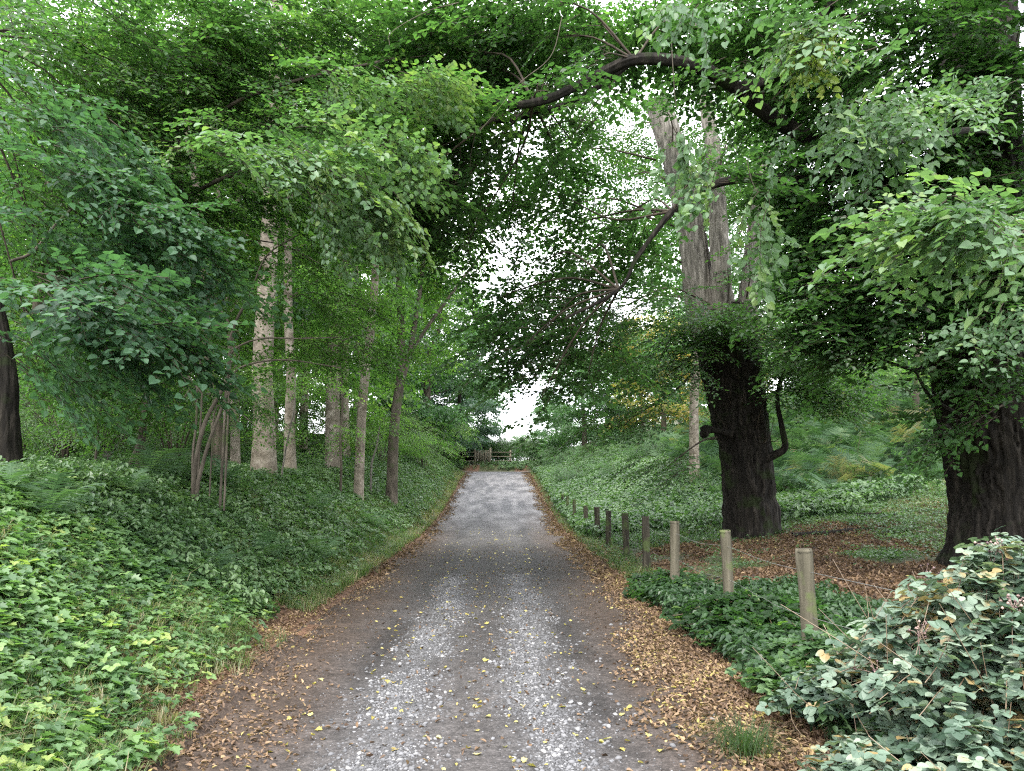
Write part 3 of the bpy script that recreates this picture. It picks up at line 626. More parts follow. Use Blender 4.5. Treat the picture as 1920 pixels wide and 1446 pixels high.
for px_, py_, d, r, n, yaw, pit in [(40, 190, 8.4, (.6, .6, .10), 12, -1.4, -10), (130, 250, 8.2, (.6, .5, .10), 12, -1.3, -14), (60, 300, 8.0, (.6, .5, .10), 10, -1.4, -10), (170, 330, 7.9, (.5, .5, .10), 12, -1.2, -16),
                                    (240, 390, 7.9, (.45, .5, .10), 12, -1.2, -20), (60, 400, 8.2, (.5, .5, .12), 8, -1.4, -10), (180, 440, 8.6, (.5, .5, .10), 9, -1.4, -10), (60, 520, 7.3, (.5, .5, .08), 13, -1.3, -12), (150, 545, 7.3, (.5, .5, .08), 13, -1.3, -16), (240, 600, 7.4, (.4, .5, .08), 11, -1.2, -24),
                                    (50, 590, 7.5, (.45, .4, .08), 9, -1.3, -18), (150, 630, 7.8, (.5, .4, .10), 8, -1.2, -20), (30, 660, 7, (.18, .3, .18), 5, -1.0, -45), (300, 640, 7.8, (.25, .3, .08), 5, -1, -30), (230, 520, 8, (.5, .4, .10), 8, -1.2, -12), (350, 480, 8.6, (.3, .3, .08), 5, -1.2, -20), (330, 420, 8.6, (.4, .3, .08), 6, -1.2, -20)]:
    local(lf, bb, px_, py_, d, r, n, SP_NEAR, yaw, .7, pit, .5, 1.02)
lf.build('leaf_sprays', [M['teal'], M['bark_twig']], ivy)

# maple whose boughs roof the lane from the left
mo = trunk_tree('maple_tree', 'slender maple whose layered leafy boughs spread over the lane from the left', [(262, 868), (268, 800), (280, 700), (300, 600), (330, 480), (340, 380), (330, 200)], 12.5,
           [15, 13, 12, 11, 10, 9, 8], 'bark_grey',
           forks=[([(20, 490, 10), (62, 472, 10), (110, 415, 10.2), (190, 340, 10.5), (235, 285, 10.8), (290, 250, 11)], 5, 3), ([(330, 380), (430, 330, 11), (560, 300, 10), (700, 290, 9)], 9, 4), ([(330, 300), (430, 200, 11), (560, 150, 10.5), (740, 110, 10)], 9, 4)],
           clusters=[(420, 60, 11, (1.6, 1.3, .8), 120), (580, 70, 11, (1.6, 1.3, .7), 120), (740, 70, 11, (1.4, 1.3, .6), 100), (860, 60, 12, (1.2, 1.2, .6), 60), (300, 180, 12, (1.4, 1.2, .8), 100), (450, 200, 11.5, (1.5, 1.3, .7), 120),
                     (620, 200, 10.5, (1.4, 1.2, .6), 110), (760, 210, 10, (1.0, 1.0, .5), 80), (520, 300, 10.5, (1.3, 1.1, .5), 90), (660, 330, 9.6, (1.0, 1.0, .5), 80), (400, 330, 12, (1.3, 1.2, .6), 80), (300, 440, 12.5, (1.2, 1.1, .6), 60),
                     (470, 390, 12.5, (1.2, 1.0, .35), 40), (620, 410, 12, (1.0, 1.0, .3), 32), (740, 420, 11.5, (.9, .9, .4), 36), (860, 400, 12, (.6, .7, .4), 20), (610, 500, 15, (.7, .7, .25), 16, (330, 480, 12.5)), (410, 490, 13, (.8, .8, .3), 22, (330, 480, 12.5))],
           sprays=SP_MID+SP_OVER, mat='lime', tint=.58, size=.9, tw_b=9)
bb = np.array(mo.location); lf = MB()
for px_, py_, d, r, n, yaw, pit in [(470, 290, 7.6, (.4, .4, .06), 11, -1.4, -8), (560, 300, 7.6, (.45, .4, .07), 14, -1.4, -14), (640, 330, 7.6, (.35, .4, .08), 12, -1.3, -26), (700, 370, 7.6, (.2, .3, .10), 8, -1.1, -42),
                                    (590, 370, 7.6, (.2, .3, .08), 5, -1.2, -40), (560, 250, 7.8, (.5, .4, .08), 9, -1.3, -10), (700, 270, 8, (.5, .4, .10), 11, -1.3, -16), (760, 150, 8.6, (.6, .4, .12), 11, -1.2, -16), (640, 150, 8.8, (.5, .4, .12), 9, -1.2, -16)]:
    local(lf, bb, px_, py_, d, r, n, SP_NEAR, yaw, .5, pit, .74, .85)
lf.build('leaf_sprays', [M['lime_near'], M['bark_twig']], mo)

# many-stemmed hazel and thin saplings on the bank
def sapling(name, label, base, d, stems, bark='bark_grey', clusters=(), mat='lime', sprays=SP_FINE, tint=.5, size=.8, group=None):
    b = P(base[0], base[1], d); b[2] = Hs(b[0], b[1])-.05
    o = thing(name, label, 'tree', b, group)
    for pts, w0, w1 in stems:
        mb = MB(); q = path(sub(b, [P(p[0], p[1], p[2] if len(p) > 2 else d) for p in pts]), 40); q[0, 2] = min(q[0, 2], 0)
        tube(mb, q, np.linspace(w0, w1, 40)*.5*d/F, 9, rough=.14, seed=int(pts[0][0])); mb.build('stem', M[bark], o, True)
    if clusters:
        tw, lf = MB(), MB(); cl = [tuple([P(k[0], k[1], k[2])-b, k[3], k[4]]+([P(*k[5])-b] if len(k) > 5 else [])) for k in clusters]
        crown(tw, lf, sub(b, P(stems[0][0][-1][0], stems[0][0][-1][1], d)), cl, sprays, tint, size, branches=4, br=.010)
        tw.build('twigs', M['bark_twig'], o, True, kind='stuff'); lf.build('crown', [M[mat], M['bark_twig']], o)
    return o
sapling('hazel_tree', 'several-stemmed grey hazel fanning out from the top of the left bank', (366, 915), 11,
        [([(362, 918), (368, 860), (385, 790), (425, 710), (436, 620), (470, 550), (500, 480), (560, 440)], 10, 2.5), ([(362, 918), (362, 850), (368, 790), (372, 700), (392, 620)], 6.5, 2), ([(368, 915), (392, 830), (430, 730), (450, 690), (530, 675), (640, 690)], 8, 2),
         ([(425, 690), (440, 655), (490, 635), (560, 635), (640, 632)], 5, 2), ([(436, 620), (420, 590), (385, 550), (370, 530)], 4, 2), ([(380, 740), (350, 700), (335, 660)], 4, 2), ([(400, 780), (412, 760), (450, 775), (480, 800)], 3, 1.5)],
        clusters=[(560, 470, 11.5, (.8, .9, .18), 20, (500, 480, 11)), (620, 560, 11.5, (.9, .9, .12), 20, (540, 560, 11)), (620, 650, 11.8, (1.0, .9, .12), 26, (560, 635, 11)), (380, 560, 11.5, (.9, .9, .4), 36, (385, 550, 11)), (420, 640, 12, (.6, .9, .2), 14, (436, 620, 11)),
                  (330, 680, 11.4, (.7, .8, .3), 26, (340, 680, 11)), (440, 750, 12, (.6, .8, .12), 9, (440, 720, 11)), (700, 640, 12.5, (.7, .7, .2), 24, (640, 640, 11)), (230, 760, 11.5, (.7, .7, .3), 24, (335, 680, 11))], mat='bright', tint=.3)
sapling('sapling', 'thin dark leaning sapling left of the many-stemmed hazel', (238, 882), 12, [([(238, 884), (262, 820), (275, 740), (281, 690), (310, 590), (332, 500)], 8, 3)], clusters=[(250, 620, 12.5, (1.0, .9, .5), 36), (200, 700, 12.5, (.9, .9, .4), 28)], mat='dark', tint=.6)
sapling('sapling', 'very thin crooked sapling in the dark wood nearest the left edge trunk', (182, 850), 13, [([(180, 852), (186, 790), (196, 720), (205, 660), (240, 640)], 5, 2)], clusters=[(200, 620, 13.5, (1.0, 1, .5), 34)], mat='dark', tint=.6)
sapling('coppice_stool', 'fan of thin bare grey shoots low between the two dark saplings', (196, 868), 14.5, [([(196, 868), (190+i*5, 820+abs(i-4)*3), (196+i*9, 760+abs(i-5)*8)], 3.2, 1.2) for i in range(8)], bark='bark_pale')
sapling('sapling', 'straight slim stem right of the pale pair of trunks', (640, 878), 20, [([(640, 880), (638, 820), (642, 760), (636, 640)], 5, 3)], clusters=[(620, 700, 20, (1.0, 1, .7), 34), (600, 800, 20, (1.0, .9, .5), 26)], mat='bright')
sapling('sapling', 'short pale stem leaning right below the grey straight trunk', (700, 868), 23, [([(696, 872), (702, 850), (706, 838), (712, 800)], 4, 2.5)], bark='bark_pale', clusters=[(715, 790, 23, (.8, .8, .5), 26)], mat='bright')
sapling('sapling', 'slender sapling leaning against the slimmer pale trunk', (528, 886), 17, [([(528, 888), (540, 820), (552, 760), (554, 690)], 3.5, 2)], bark='bark_pale', clusters=[(560, 700, 17.2, (.8, .8, .4), 22)], mat='bright')
for i, (a, w_, h_) in enumerate([(578, 5, 30), (585, 4, 26), (594, 4.5, 22), (605, 3, 20)]):
    sapling('bare_stem', 'short pale bare stem in the row beyond the pale trunks', (a, 884), 30, [([(a, 886), (a+1, 870), (a+(-1)**i, 880-h_-8)], w_, w_*.8)], bark='bark_pale', group='short pale stems in the wood')

# ================================================================== BACKGROUND TREES (shared meshes)
def bg_tree(name, cat, h, r0, ncl, nsp, mat, bark, seed, low=.2, wid=3.0, sprays=SP_FAR, size=1.0, lean=.4, tint=.5):
    global rng
    keep = rng; rng = np.random.default_rng(seed)
    o = D.objects.new(name, None); COL.objects.link(o); o['category'] = cat
    ctrl = [(0, 0, -.3)]+[(rng.normal(0, lean)*f, rng.normal(0, lean)*f, h*f) for f in (.25, .5, .75, .97)]
    q = path(ctrl, 40); mb = MB(); tube(mb, q, r0*np.linspace(1.1, .15, 40), 12, rough=.12, seed=seed); mb.build('trunk', M[bark], o, True)
    tw, lf = MB(), MB(); cl = []
    for k in range(ncl):
        f = low+(1-low)*(k+.5)/ncl; a = k*2.4+rng.normal(0, .3); prof = math.sin(math.pi*min(1, .25+.75*(f-low)/(1-low)*.95))**.6
        rad = wid*prof*rng.uniform(.35, .75); c = q[int(f*39)]+np.array([math.cos(a)*rad, math.sin(a)*rad, rng.uniform(-.5, .5)])
        cl.append((c, (wid*.42*rng.uniform(.7, 1.2), wid*.42*rng.uniform(.7, 1.2), h*.055*rng.uniform(.7, 1.3)), nsp, q[max(2, int((f-.08)*39))]))
    crown(tw, lf, q[-1], cl, sprays, tint, size, branches=2, br=.022)
    tw.build('branches', M['bark_twig'], o, True, kind='stuff'); lf.build('crown', [M[mat], M['bark_twig']], o)
    rng = keep; return o
def shrub(name, cat, h, w_, nst, nsp, mat, seed, sprays=SP_FINE, size=.7, tint=.5):
    global rng
    keep = rng; rng = np.random.default_rng(seed)
    o = D.objects.new(name, None); COL.objects.link(o); o['category'] = cat
    st, lf = MB(), MB()
    for k in range(nst):
        a = rng.uniform(0, 6.28); rad = w_*rng.uniform(.2, 1); e = np.array([math.cos(a)*rad, math.sin(a)*rad, h*rng.uniform(.5, 1)])
        q = path([(0, 0, -.15), (e[0]*.35, e[1]*.35, e[2]*.55), e], 9); tube(st, q, .02*np.linspace(1, .3, 9), 5, cap=False)
        n = nsp; p = cloud(e*np.array([1, 1, .75]), (w_*.4, w_*.4, h*.28), n, .3)
        put_sprays(lf, sprays, p, np.arctan2(-p[:, 0], p[:, 1])+rng.normal(0, .7, n), R(-18)+rng.normal(0, .3, n), rng.normal(0, .3, n), size*rng.uniform(.7, 1.2, n), tint+rng.normal(0, .14, n))
    st.build('stems', M['bark_twig'], o, True); lf.build('crown', [M[mat], M['bark_twig']], o)
    rng = keep; return o
used = set()
def put(proto, x, y, yaw, s, label, group=None, z=None, name=None):
    if proto.name not in used: used.add(proto.name); o = proto
    else: o = copy_tree(proto)
    o.location = (x, y, (Hs(x, y) if z is None else z)-.05); o.rotation_euler = (0, 0, yaw); o.scale = (s, s, s)
    o['label'] = label
    if group: o['group'] = group
    return o
W1 = bg_tree('woodland_tree', 'tree', 15, .20, 16, 19, 'bright', 'bark_beech', 11)
W2 = bg_tree('woodland_tree', 'tree', 17, .17, 17, 20, 'lime', 'bark_grey', 12)
W3 = bg_tree('woodland_tree', 'tree', 13, .14, 15, 20, 'bright', 'bark_grey', 13, low=.12)
W4 = bg_tree('woodland_tree', 'tree', 18, .24, 16, 22, 'far', 'bark_beech', 14, low=.3)
LW = 'green tree of the wood behind the pale trunks on the left'
r2 = np.random.default_rng(5); spots = []
tries = 0
while len(spots) < 58 and tries < 9000:
    tries += 1
    y = r2.uniform(19, 62); x = -r2.uniform(.12*y+2.2, .80*y+1)
    if x/y > -.11 or y < 50 and x > -5.5: continue
    if all((x-a)**2+(y-b_)**2 > (2.6+.02*y)**2 for a, b_ in spots) and not (y < 24 and -.42 < x/y < -.24): spots.append((x, y))
for i, (x, y) in enumerate(spots):
    put((W1, W2, W3, W4)[i % 4], x, y, r2.uniform(0, 6.28), r2.uniform(.8, 1.2), LW, 'trees of the left wood')
# understorey
S1 = shrub('understorey_shrub', 'shrub', 2.6, 1.5, 9, 15, 'lime', 21, tint=.5)
S2 = shrub('understorey_shrub', 'shrub', 2.0, 1.3, 8, 14, 'dark', 22, tint=.75)
S3 = shrub('understorey_shrub', 'shrub', 3.4, 1.6, 9, 16, 'bright', 23, tint=.4)
for i in range(46):
    y = r2.uniform(13, 46); x = -r2.uniform(.22*y+2.2, .72*y+1.0)
    if y < 19 and x/y > -.45: continue
    dark = x/y < -.44
    put(S2 if dark and i % 3 else (S1, S3)[i % 2], x, y, r2.uniform(0, 6.28), r2.uniform(.7, 1.15), 'leafy shrub growing under the trees of the left wood', 'shrubs under the left wood')
S5 = shrub('bank_bush', 'bush', 2.2, 1.4, 10, 15, 'bright', 25, tint=.5)
for x, y, s, lab in [(-4.4, 37, 1.15, 'rounded bright bush on the far left bank where the lane meets the junction'), (-5.4, 31, 1.1, 'bright bush on the left bank below the forked tree'), (-5.0, 43, 1.5, 'tall bush behind the rounded bush on the left bank'), (-7.5, 34, 1.5, 'big light green bush under the long bough of the forked tree')]:
    put(S5, x, y, x, s, lab)
# ---- far side of the junction and the right-hand skyline
B1 = bg_tree('dark_oak_tree', 'tree', 9.0, .28, 20, 60, 'far_blue', 'bark_dark', 31, low=.12, wid=3.6, size=.8, lean=.3)
put(B1, -4.5, 61.8, .3, 1.0, 'dark bluish tree left of the wooden gate at the junction')
put(B1, -8.8, 60, 2.0, 1.15, 'darker taller tree behind the bush on the left of the junction')
G1 = bg_tree('ash_tree', 'tree', 8.5, .2, 18, 55, 'far', 'bark_grey', 32, low=.15, wid=3.0, size=.8)
put(G1, 4.9, 51, .3, .98, 'pale green tree with a slim trunk right of the sky gap'); put(G1, -5.2, 47, 2.7, 1.4, 'tall pale green tree closing the left side of the sky gap above the junction')
put(G1, -4.1, 67, 1.1, .95, 'soft green tree just left of the sky gap beyond the junction')
put(G1, 9.2, 52, 1.9, 1.12, 'pale green tree behind the nettle bank, second right of the sky gap')
put(W4, 6.3, 26, 1.1, .74, 'tall green tree directly behind the pollarded lime', z=Hs(6.3, 26))
put(W2, 9.8, 29, 2.2, .8, 'tall green tree behind and right of the pollarded lime')
put(W3, 14.5, 27, .7, .85, 'tall green tree between the two limes on the fern slope')
put(G1, 3.6, 62, 4.0, .62, 'small round tree just right of the wooden gate')
A1 = bg_tree('cherry_tree', 'tree', 7.5, .16, 15, 34, 'autumn', 'bark_grey', 33, low=.1, wid=2.8, size=.75)
put(A1, 8.3, 41, .5, .98, 'tree turning yellow and orange behind the pollarded lime'); put(A1, 12.6, 44, 2.5, .9, 'second yellowing tree, partly behind the pollarded lime trunk')
S4 = shrub('hedge_bush', 'bush', 2.6, 2.0, 11, 18, 'far', 26, size=.9)
for i, (x, y, s, lab) in enumerate([(-1.0, 66, 1.2, 'low pale bush behind the wooden gate'), (1.6, 64, 1.15, 'bush right of the wooden gate rails'), (-5.0, 64, 1.3, 'dark-shaded bush left of the gate'), (4.4, 58.6, 1.0, 'bush at the right end of the junction verge'), (-3.4, 65, 1.1, 'bush between the gate and the dark oak'), (6.3, 60, 1.3, 'bush under the small round tree'),
                                  (0.5, 72, 1.5, 'farthest bush on the skyline above the gate'), (-7, 70, 1.6, 'farthest bush left of the gate'), (8, 70, 1.7, 'farthest bush right of the junction')]):
    put(S4, x, y, i*1.3, s, lab)
for i, (x, y, s) in enumerate([(2.9, 37, .5), (4.6, 33, .42), (6.6, 35, .55), (8.6, 31, .45), (4.4, 42, .6), (7.4, 41, .6), (3.2, 47, .5), (10.5, 28, .4)]):
    put(S4, x, y, i*1.9+.4, s, 'low leafy mound on the pale green right bank', 'bushes on the right bank')
for i, (x, y) in enumerate([(-3.6, 63.2), (-2.6, 64.6), (-1.7, 63.4), (-.6, 64.4), (.2, 63.2), (1.4, 64), (-5.2, 63), (-4.6, 64.6), (2.6, 63)]):
    put(S1, x, y, i*1.9+.4, 1.1, 'shrub directly behind the gate and its rail fence', 'shrubs behind the gate')
HB = bg_tree('hillside_tree', 'tree', 12, .2, 16, 30, 'far', 'bark_grey', 34, low=.08, wid=3.4, size=.95)
spots = [(13, 52), (17, 47), (21, 51), (25, 45), (29, 50), (20, 58), (34, 46), (14, 62), (27, 58), (38, 52), (40, 42), (34, 37), (11, 58), (46, 47), (31, 43)]
for i, (x, y) in enumerate(spots):
    put((HB, W3, HB, W1)[i % 4], x, y, i*2.1, (.95, .8, 1.1, .85)[i % 4], 'tree on the skyline of the slope behind the two limes', 'trees on top of the right slope')
for i, (x, y, s) in enumerate([(13, 33, .7), (16, 34, .9), (19.5, 31, .8), (22, 35, 1.0), (11.5, 37, .9), (25, 30, .9), (17, 38, 1.1), (14.5, 28, .45), (21, 26, .5), (11, 24, .4), (15.5, 23, .42), (18.5, 27.5, .5), (13, 29.5, .5), (9.2, 26.5, .4), (23, 30, .6), (17.4, 24.8, .38)]):
    put(S3 if i % 2 else S4, x, y, i*1.7, s, 'shrub among the ferns on the slope between the two limes', 'shrubs on the right slope')

# ================================================================== GATE AND FENCES
gp = P(905, 872, 61); gx0, gy0 = gp[0], 61.0; gz = Hs(gx0, gy0)
g = thing('wooden_gate', 'narrow upright-slatted wooden gate beyond the junction', 'gate', (gx0, gy0, gz))
def box(mb, c, s, mat=0):
    c = np.array(c, float); s = np.array(s, float)/2
    v = np.array([(a, b_, d) for a in (-1, 1) for b_ in (-1, 1) for d in (-1, 1)], float)*s+c
    L = [0, 1, 3, 2, 4, 6, 7, 5, 0, 4, 5, 1, 2, 3, 7, 6, 0, 2, 6, 4, 1, 5, 7, 3]
    mb.add(v, L, [4]*6, mat)
for x in (-.62, .62):
    mb = MB(); box(mb, (x, 0, .62), (.16, .16, 1.6)); mb.build('post', M['gate'], g)
mb = MB()
for k in range(8): box(mb, (-.47+k*.134, 0, .66), (.085, .03, 1.15+.03*math.sin(k*2.1)))
mb.build('slats', M['gate'], g)
for z in (.3, 1.0):
    mb = MB(); box(mb, (0, .035, z), (1.08, .035, .09)); mb.build('rail', M['gate'], g)
for sgn, lab in ((-1, 'post and rail fence running left from the wooden gate'), (1, 'post and rail fence running right from the wooden gate')):
    fx = thing('rail_fence', lab, 'fence', (gx0+sgn*.75, gy0, gz))
    for k in range(1, 2):
        mb = MB(); box(mb, (sgn*k*1.5, 0, .55), (.13, .13, 1.5)); mb.build('post', M['gate'], fx)
    for z in (.35, .7, 1.05):
        mb = MB(); box(mb, (sgn*.8, -.085, z), (1.7, .04, .07)); mb.build('rail', M['gate'], fx)

fb = (2.2, 6, 0)
fn = thing('wire_fence', 'round wooden posts strung with thin wire along the right side of the lane', 'fence', fb)
tops = [(1508, 1037, 6.0, 28), (1360, 1000, 8.15, 19), (1265, 982, 10.5, 17), (1210, 972, 12.7, 14), (1172, 965, 15, 12), (1141, 960, 17.3, 10.5), (1119, 953, 19.6, 10.5), (1098, 950, 21.8, 8), (1077, 938, 24.2, 6), (1064, 932, 27, 5), (1055, 928, 29.5, 5)]
tp = []
for i, (a, b_, d, w_) in enumerate(tops):
    T = P(a, b_, d); z0 = Hs(T[0]+.03, T[1])-.3
    r = w_*.5*d/F; lean = .03*math.sin(i*2.2)
    B = np.array([T[0]+(.035 if i == 0 else lean), T[1]+.02, z0])
    q = path(sub(fb, [B, (B+T)/2+.004, T-np.array([0, 0, .015]), T]), 14); mb = MB()
    rr = np.full(14, r)*(1+.05*np.sin(np.arange(14)*1.7+i)); rr[-1] = r*.86
    tube(mb, q, rr, 30, rough=.14, ridge=.006, seed=i); p_ = mb.build('post', M['post'] if i < 3 else M['post_dark'], fn, False)
    tp.append((T, B))
for h in (.12, .42, .75):
    mb = MB(); pts = []
    for i, (T, B) in enumerate(tp):
        pts.append(T+(B-T)*(h/1.1)+np.array([-.0, 0, 0]))
        if i < len(tp)-1:
            T2, B2 = tp[i+1]; mdl = (T+T2)/2; pts.append(mdl+(B-T)*(h/1.1)-np.array([0, 0, .02+.02*(i % 3)]))
    pts = [tp[0][0]+np.array([.8, -2.6, -.1-h])]+pts
    tube(mb, path(np.array(pts)-np.array(fb), 120), .0022, 4, cap=False); mb.build('wire', M['wire'], fn)

# ================================================================== BRAMBLES bottom right
def trifol(size=1.0):
    mb = MB()
    for a, s in ((0, 1.0), (1.25, .82), (-1.25, .82)):
        mb.stamp(halfleaf([(0, 0), (.30, .02), (.46, .26), (.42, .56), (.20, .84), (0, .98)], .18, .12), np.array([[-math.sin(a)*.18, math.cos(a)*.18, 0]]), rot([a], [-.04], [0], [s*size]), np.zeros(1))
    return mb.arrays()
TRI = trifol()
def bramble(name, label, centre, radii, ncanes, leaf=.07, seed=0, tint=.5, berries=8, mat='bramble', cat='bush', dry=20, dens=1.0):
    global rng
    keep = rng; rng = np.random.default_rng(seed)
    x, y = centre; b = np.array([x, y, Hs(x, y)]); o = thing(name, label, cat, b)
    st, lf, be = MB(), MB(), MB(); pos, yaw, pit, tn = [], [], [], []
    for k in range(ncanes):
        a = rng.uniform(0, 6.28); rad = np.sqrt(rng.random()); e = np.array([math.cos(a)*radii[0]*rad, math.sin(a)*radii[1]*rad, 0])
        top = radii[2]*(1.05-.55*rad**2)*rng.uniform(.75, 1.1)
        s0 = e*.45+rng.normal(0, .12, 3)*np.array([1, 1, 0])
        zg = lambda p: Hs(p[0]+x, p[1]+y)-b[2]
        s0[2] = zg(s0); g1 = e*.8; g1[2] = zg(e)+top; g2 = e*1.12; g2[2] = zg(e)+top*.82
        q = path([s0, s0*.6+g1*.4+np.array([0, 0, top*.25]), g1, g2], 16)
        tube(st, q, .0042*np.linspace(1.2, .5, 16), 4, 0, rng.uniform(.1, .9), cap=False)
        for j in range(int(26*dens)):
            f = rng.uniform(.3, 1)**.7*15; i = min(int(f), 14); p = q[i]+(q[i+1]-q[i])*(f-i)+rng.normal(0, .035, 3)
            pos.append(p); yaw.append(rng.uniform(0, 6.28)); pit.append(rng.normal(-.12, .33)); tn.append(min(.92, tint+rng.normal(0, .22)) if rng.random() > .03 else 1)
        if k < berries:
            be = MB(); tip = q[11]+np.array([rng.normal(0, .05), rng.normal(0, .05), rng.uniform(.10, .24)]); tube(be, path([q[11], (q[11]+tip)/2+rng.normal(0, .012, 3), tip], 6), .0028, 4, 0, .5, cap=False)

            for j in range(16):
                p = tip+rng.normal(0, .030, 3); V = np.array([(1, 0, 0), (-1, 0, 0), (0, 1, 0), (0, -1, 0), (0, 0, 1), (0, 0, -1)])*rng.uniform(.006, .011)+p
                be.add(V, [0, 2, 4, 2, 1, 4, 1, 3, 4, 3, 0, 4, 2, 0, 5, 1, 2, 5, 3, 1, 5, 0, 3, 5], [3]*8, 0, rng.random())
                tube(be, np.array([tip-[0, 0, .03], (tip+p)/2-[0, 0, .01]+rng.normal(0, .003, 3), p]), .0012, 3, 0, .9, cap=False)
            be.build('seed_head', M['berry'], o)
    n = len(pos); lf.stamp(TRI, np.array(pos), rot(yaw, pit, rng.normal(0, .35, n), leaf*rng.uniform(.6, 1.15, n)), np.array(tn))
    for k in range(dry):
        s0 = rng.normal(0, .4, 3)*np.array(radii)*np.array([1, 1, 0]); s0[2] = Hs(s0[0]+x, s0[1]+y)-b[2]; e = s0+np.array([rng.normal(0, .42), rng.normal(0, .35), radii[2]*rng.uniform(.3, .95)])
        tube(st, path([s0, (s0+e)/2+rng.normal(0, .06, 3), e], 8), .0035*np.linspace(1, .5, 8), 4, 0, rng.uniform(.5, 1), cap=False)
    st.build('canes', M['dry_stem'], o, True, kind='stuff'); lf.build('leaves', M[mat], o)
    
    rng = keep; return o
bramble('bramble_bush', 'tall pale bramble bush with dry canes and seed heads in the bottom right corner', (2.78, 4.3), (1.0, .8, 1.08), 165, .066, 1, .66, 16, dry=170)
bramble('bramble_bush', 'low pale bramble patch spilling toward the lane at the bottom right', (2.2, 3.75), (.72, .6, .42), 80, .064, 2, .6, 0, dry=35)
bramble('bramble_bush', 'green bramble clump around the foot of the nearest fence post', (2.55, 5.6), (.9, .9, .36), 110, .066, 3, .35, 0, mat='nettle', dry=6)
bramble('bramble_bush', 'dark green bramble clump around the second fence post', (2.45, 7.7), (.8, 1.2, .34), 130, .066, 4, .2, 0, mat='dark', dry=3)
bramble('bramble_bush', 'small bramble patch spreading over the leaf litter beside the third fence post', (2.2, 10.3), (.6, 1.4, .22), 80, .066, 5, .2, 0, mat='dark', dry=2)
bramble('bramble_bush', 'mid green low brambles left of the seed-headed bush', (2.3, 4.9), (.6, .5, .42), 70, .058, 6, .42, 0, dry=30)

# ================================================================== GROUND COVER (uncountable)
def scatter(n, fx, mask):
    x, y = fx(n); k = rng.random(n) < np.clip(mask(x, y), 0, 1); x, y = x[k], y[k]; return np.stack([x, y, H(x, y)], -1)
def U(x): return cx(x[1])-2-x[0]
def area(xa, xb, ya, yb, power=1.0):
    def f(n):
        t = rng.random(n)**power; y = ya+(yb-ya)*t; return rng.uniform(xa, xb, n), y
    return f
def wedge(side, w0, w1, ya, yb, power=1.6):
    """points beside the lane from w0 to w1 metres from its edge"""
    def f(n):
        y = ya+(yb-ya)*rng.random(n)**power; t = rng.uniform(w0, w1, n)
        return (cx(y)-2-t if side < 0 else cx(y)+2+t), y
    return f
def plant(leaf, nl, hh, spread, size, seed, hang=10, stem=True):
    r = np.random.default_rng(seed); mb = MB(); pos = []; yaw = []
    for k in range(nl):
        a = r.uniform(0, 6.28); rad = spread*math.sqrt(r.random()); p = np.array([math.cos(a)*rad, math.sin(a)*rad, hh*r.uniform(.4, 1)])
        pos.append(p); yaw.append(a-math.pi/2+r.normal(0, .5))
        if stem: tube(mb, np.array([(0, 0, -.02), p*np.array([.4, .4, .6]), p]), .0018, 3, 0, -.1, cap=False)
    n = len(pos); mb.stamp(leaf, np.array(pos), rot(yaw, R(-hang)+r.normal(0, .22, n), r.normal(0, .25, n), size*r.uniform(.6, 1.15, n)), r.normal(0, .14, n))
    return mb.arrays()
PM = [plant(MAPLE, 5, .13, .10, .085, s) for s in range(5)]
PB = [plant(TRI, 5, .14, .13, .06, 10+s) for s in range(4)]
PN = [plant(OVAL, 12, .32, .09, .085, 20+s, 25) for s in range(4)]
PI = [plant(OVAL, 7, .05, .12, .045, 30+s, 5, False) for s in range(3)]
def tuft(n, h, sp, w_, seed, droop=.5):
    r = np.random.default_rng(seed); mb = MB()
    for k in range(n):
        a = r.uniform(0, 6.28); o = np.array([r.normal(0, sp*.3), r.normal(0, sp*.3), 0]); hh = h*r.uniform(.5, 1.1); dr = np.array([math.cos(a), math.sin(a), 0]); s = np.array([-dr[1], dr[0], 0])*w_
        p0, p1, p2 = o, o+dr*hh*(.15+.25*droop)+[0, 0, hh*.62], o+dr*hh*(.2+droop)+[0, 0, hh*(.95-.6*droop*r.uniform(.5, 1.2))]
        mb.add([p0-s, p0+s, p1+s*.8, p1-s*.8, p2], [0, 1, 2, 3, 3, 2, 4], [4, 3], 0, r.normal(0, .16))
    return mb.arrays()
TG = [tuft(14, .16, .1, .0022, s) for s in range(5)]
TL = [tuft(16, .34, .12, .0028, 10+s, .8) for s in range(3)]
def frond(seed, length=.7):
    """one bracken frond: stalk with tapering toothed side leaflets"""
    r = np.random.default_rng(seed); mb = MB(); n = 19; t = np.linspace(0, 1, n)
    ax = np.stack([.04*np.sin(t*2+seed), length*t*.85, length*(.75*t-.62*t**2)], -1); tube(mb, ax, .004*(1-.7*t), 3, 0, .1, cap=False)
    for i in range(2, n):
        ln = length*.34*math.sin(math.pi*min(1, .12+.88*(1-t[i])*.98))**.8+.012
        for sg in (1, -1):
            d = np.array([sg*ln, ln*r.uniform(.2, .55), -ln*r.uniform(.0, .35)])*r.uniform(.8, 1.1); K = 4; V = []
            for j in range(K):
                c_ = ax[i]+d*(j/K)-np.array([0, 0, .1*ln*(j/K)**2]); ww = .0165*length/.7*(1-.8*j/K)*(1.0 if j % 2 == 0 else .72)
                V += [c_+np.array([0, ww, 0]), c_-np.array([0, ww*.8, 0])]
            V.append(ax[i]+d-np.array([0, 0, .1*ln]))
            L = []
            for j in range(K-1): L += [2*j, 2*j+2, 2*j+3, 2*j+1]
            L += [2*K-2, 2*K, 2*K-1]
            mb.add(V, L, [4]*(K-1)+[3], 0, r.normal(0, .08))
    return mb.arrays()
FR = [frond(s) for s in range(3)]
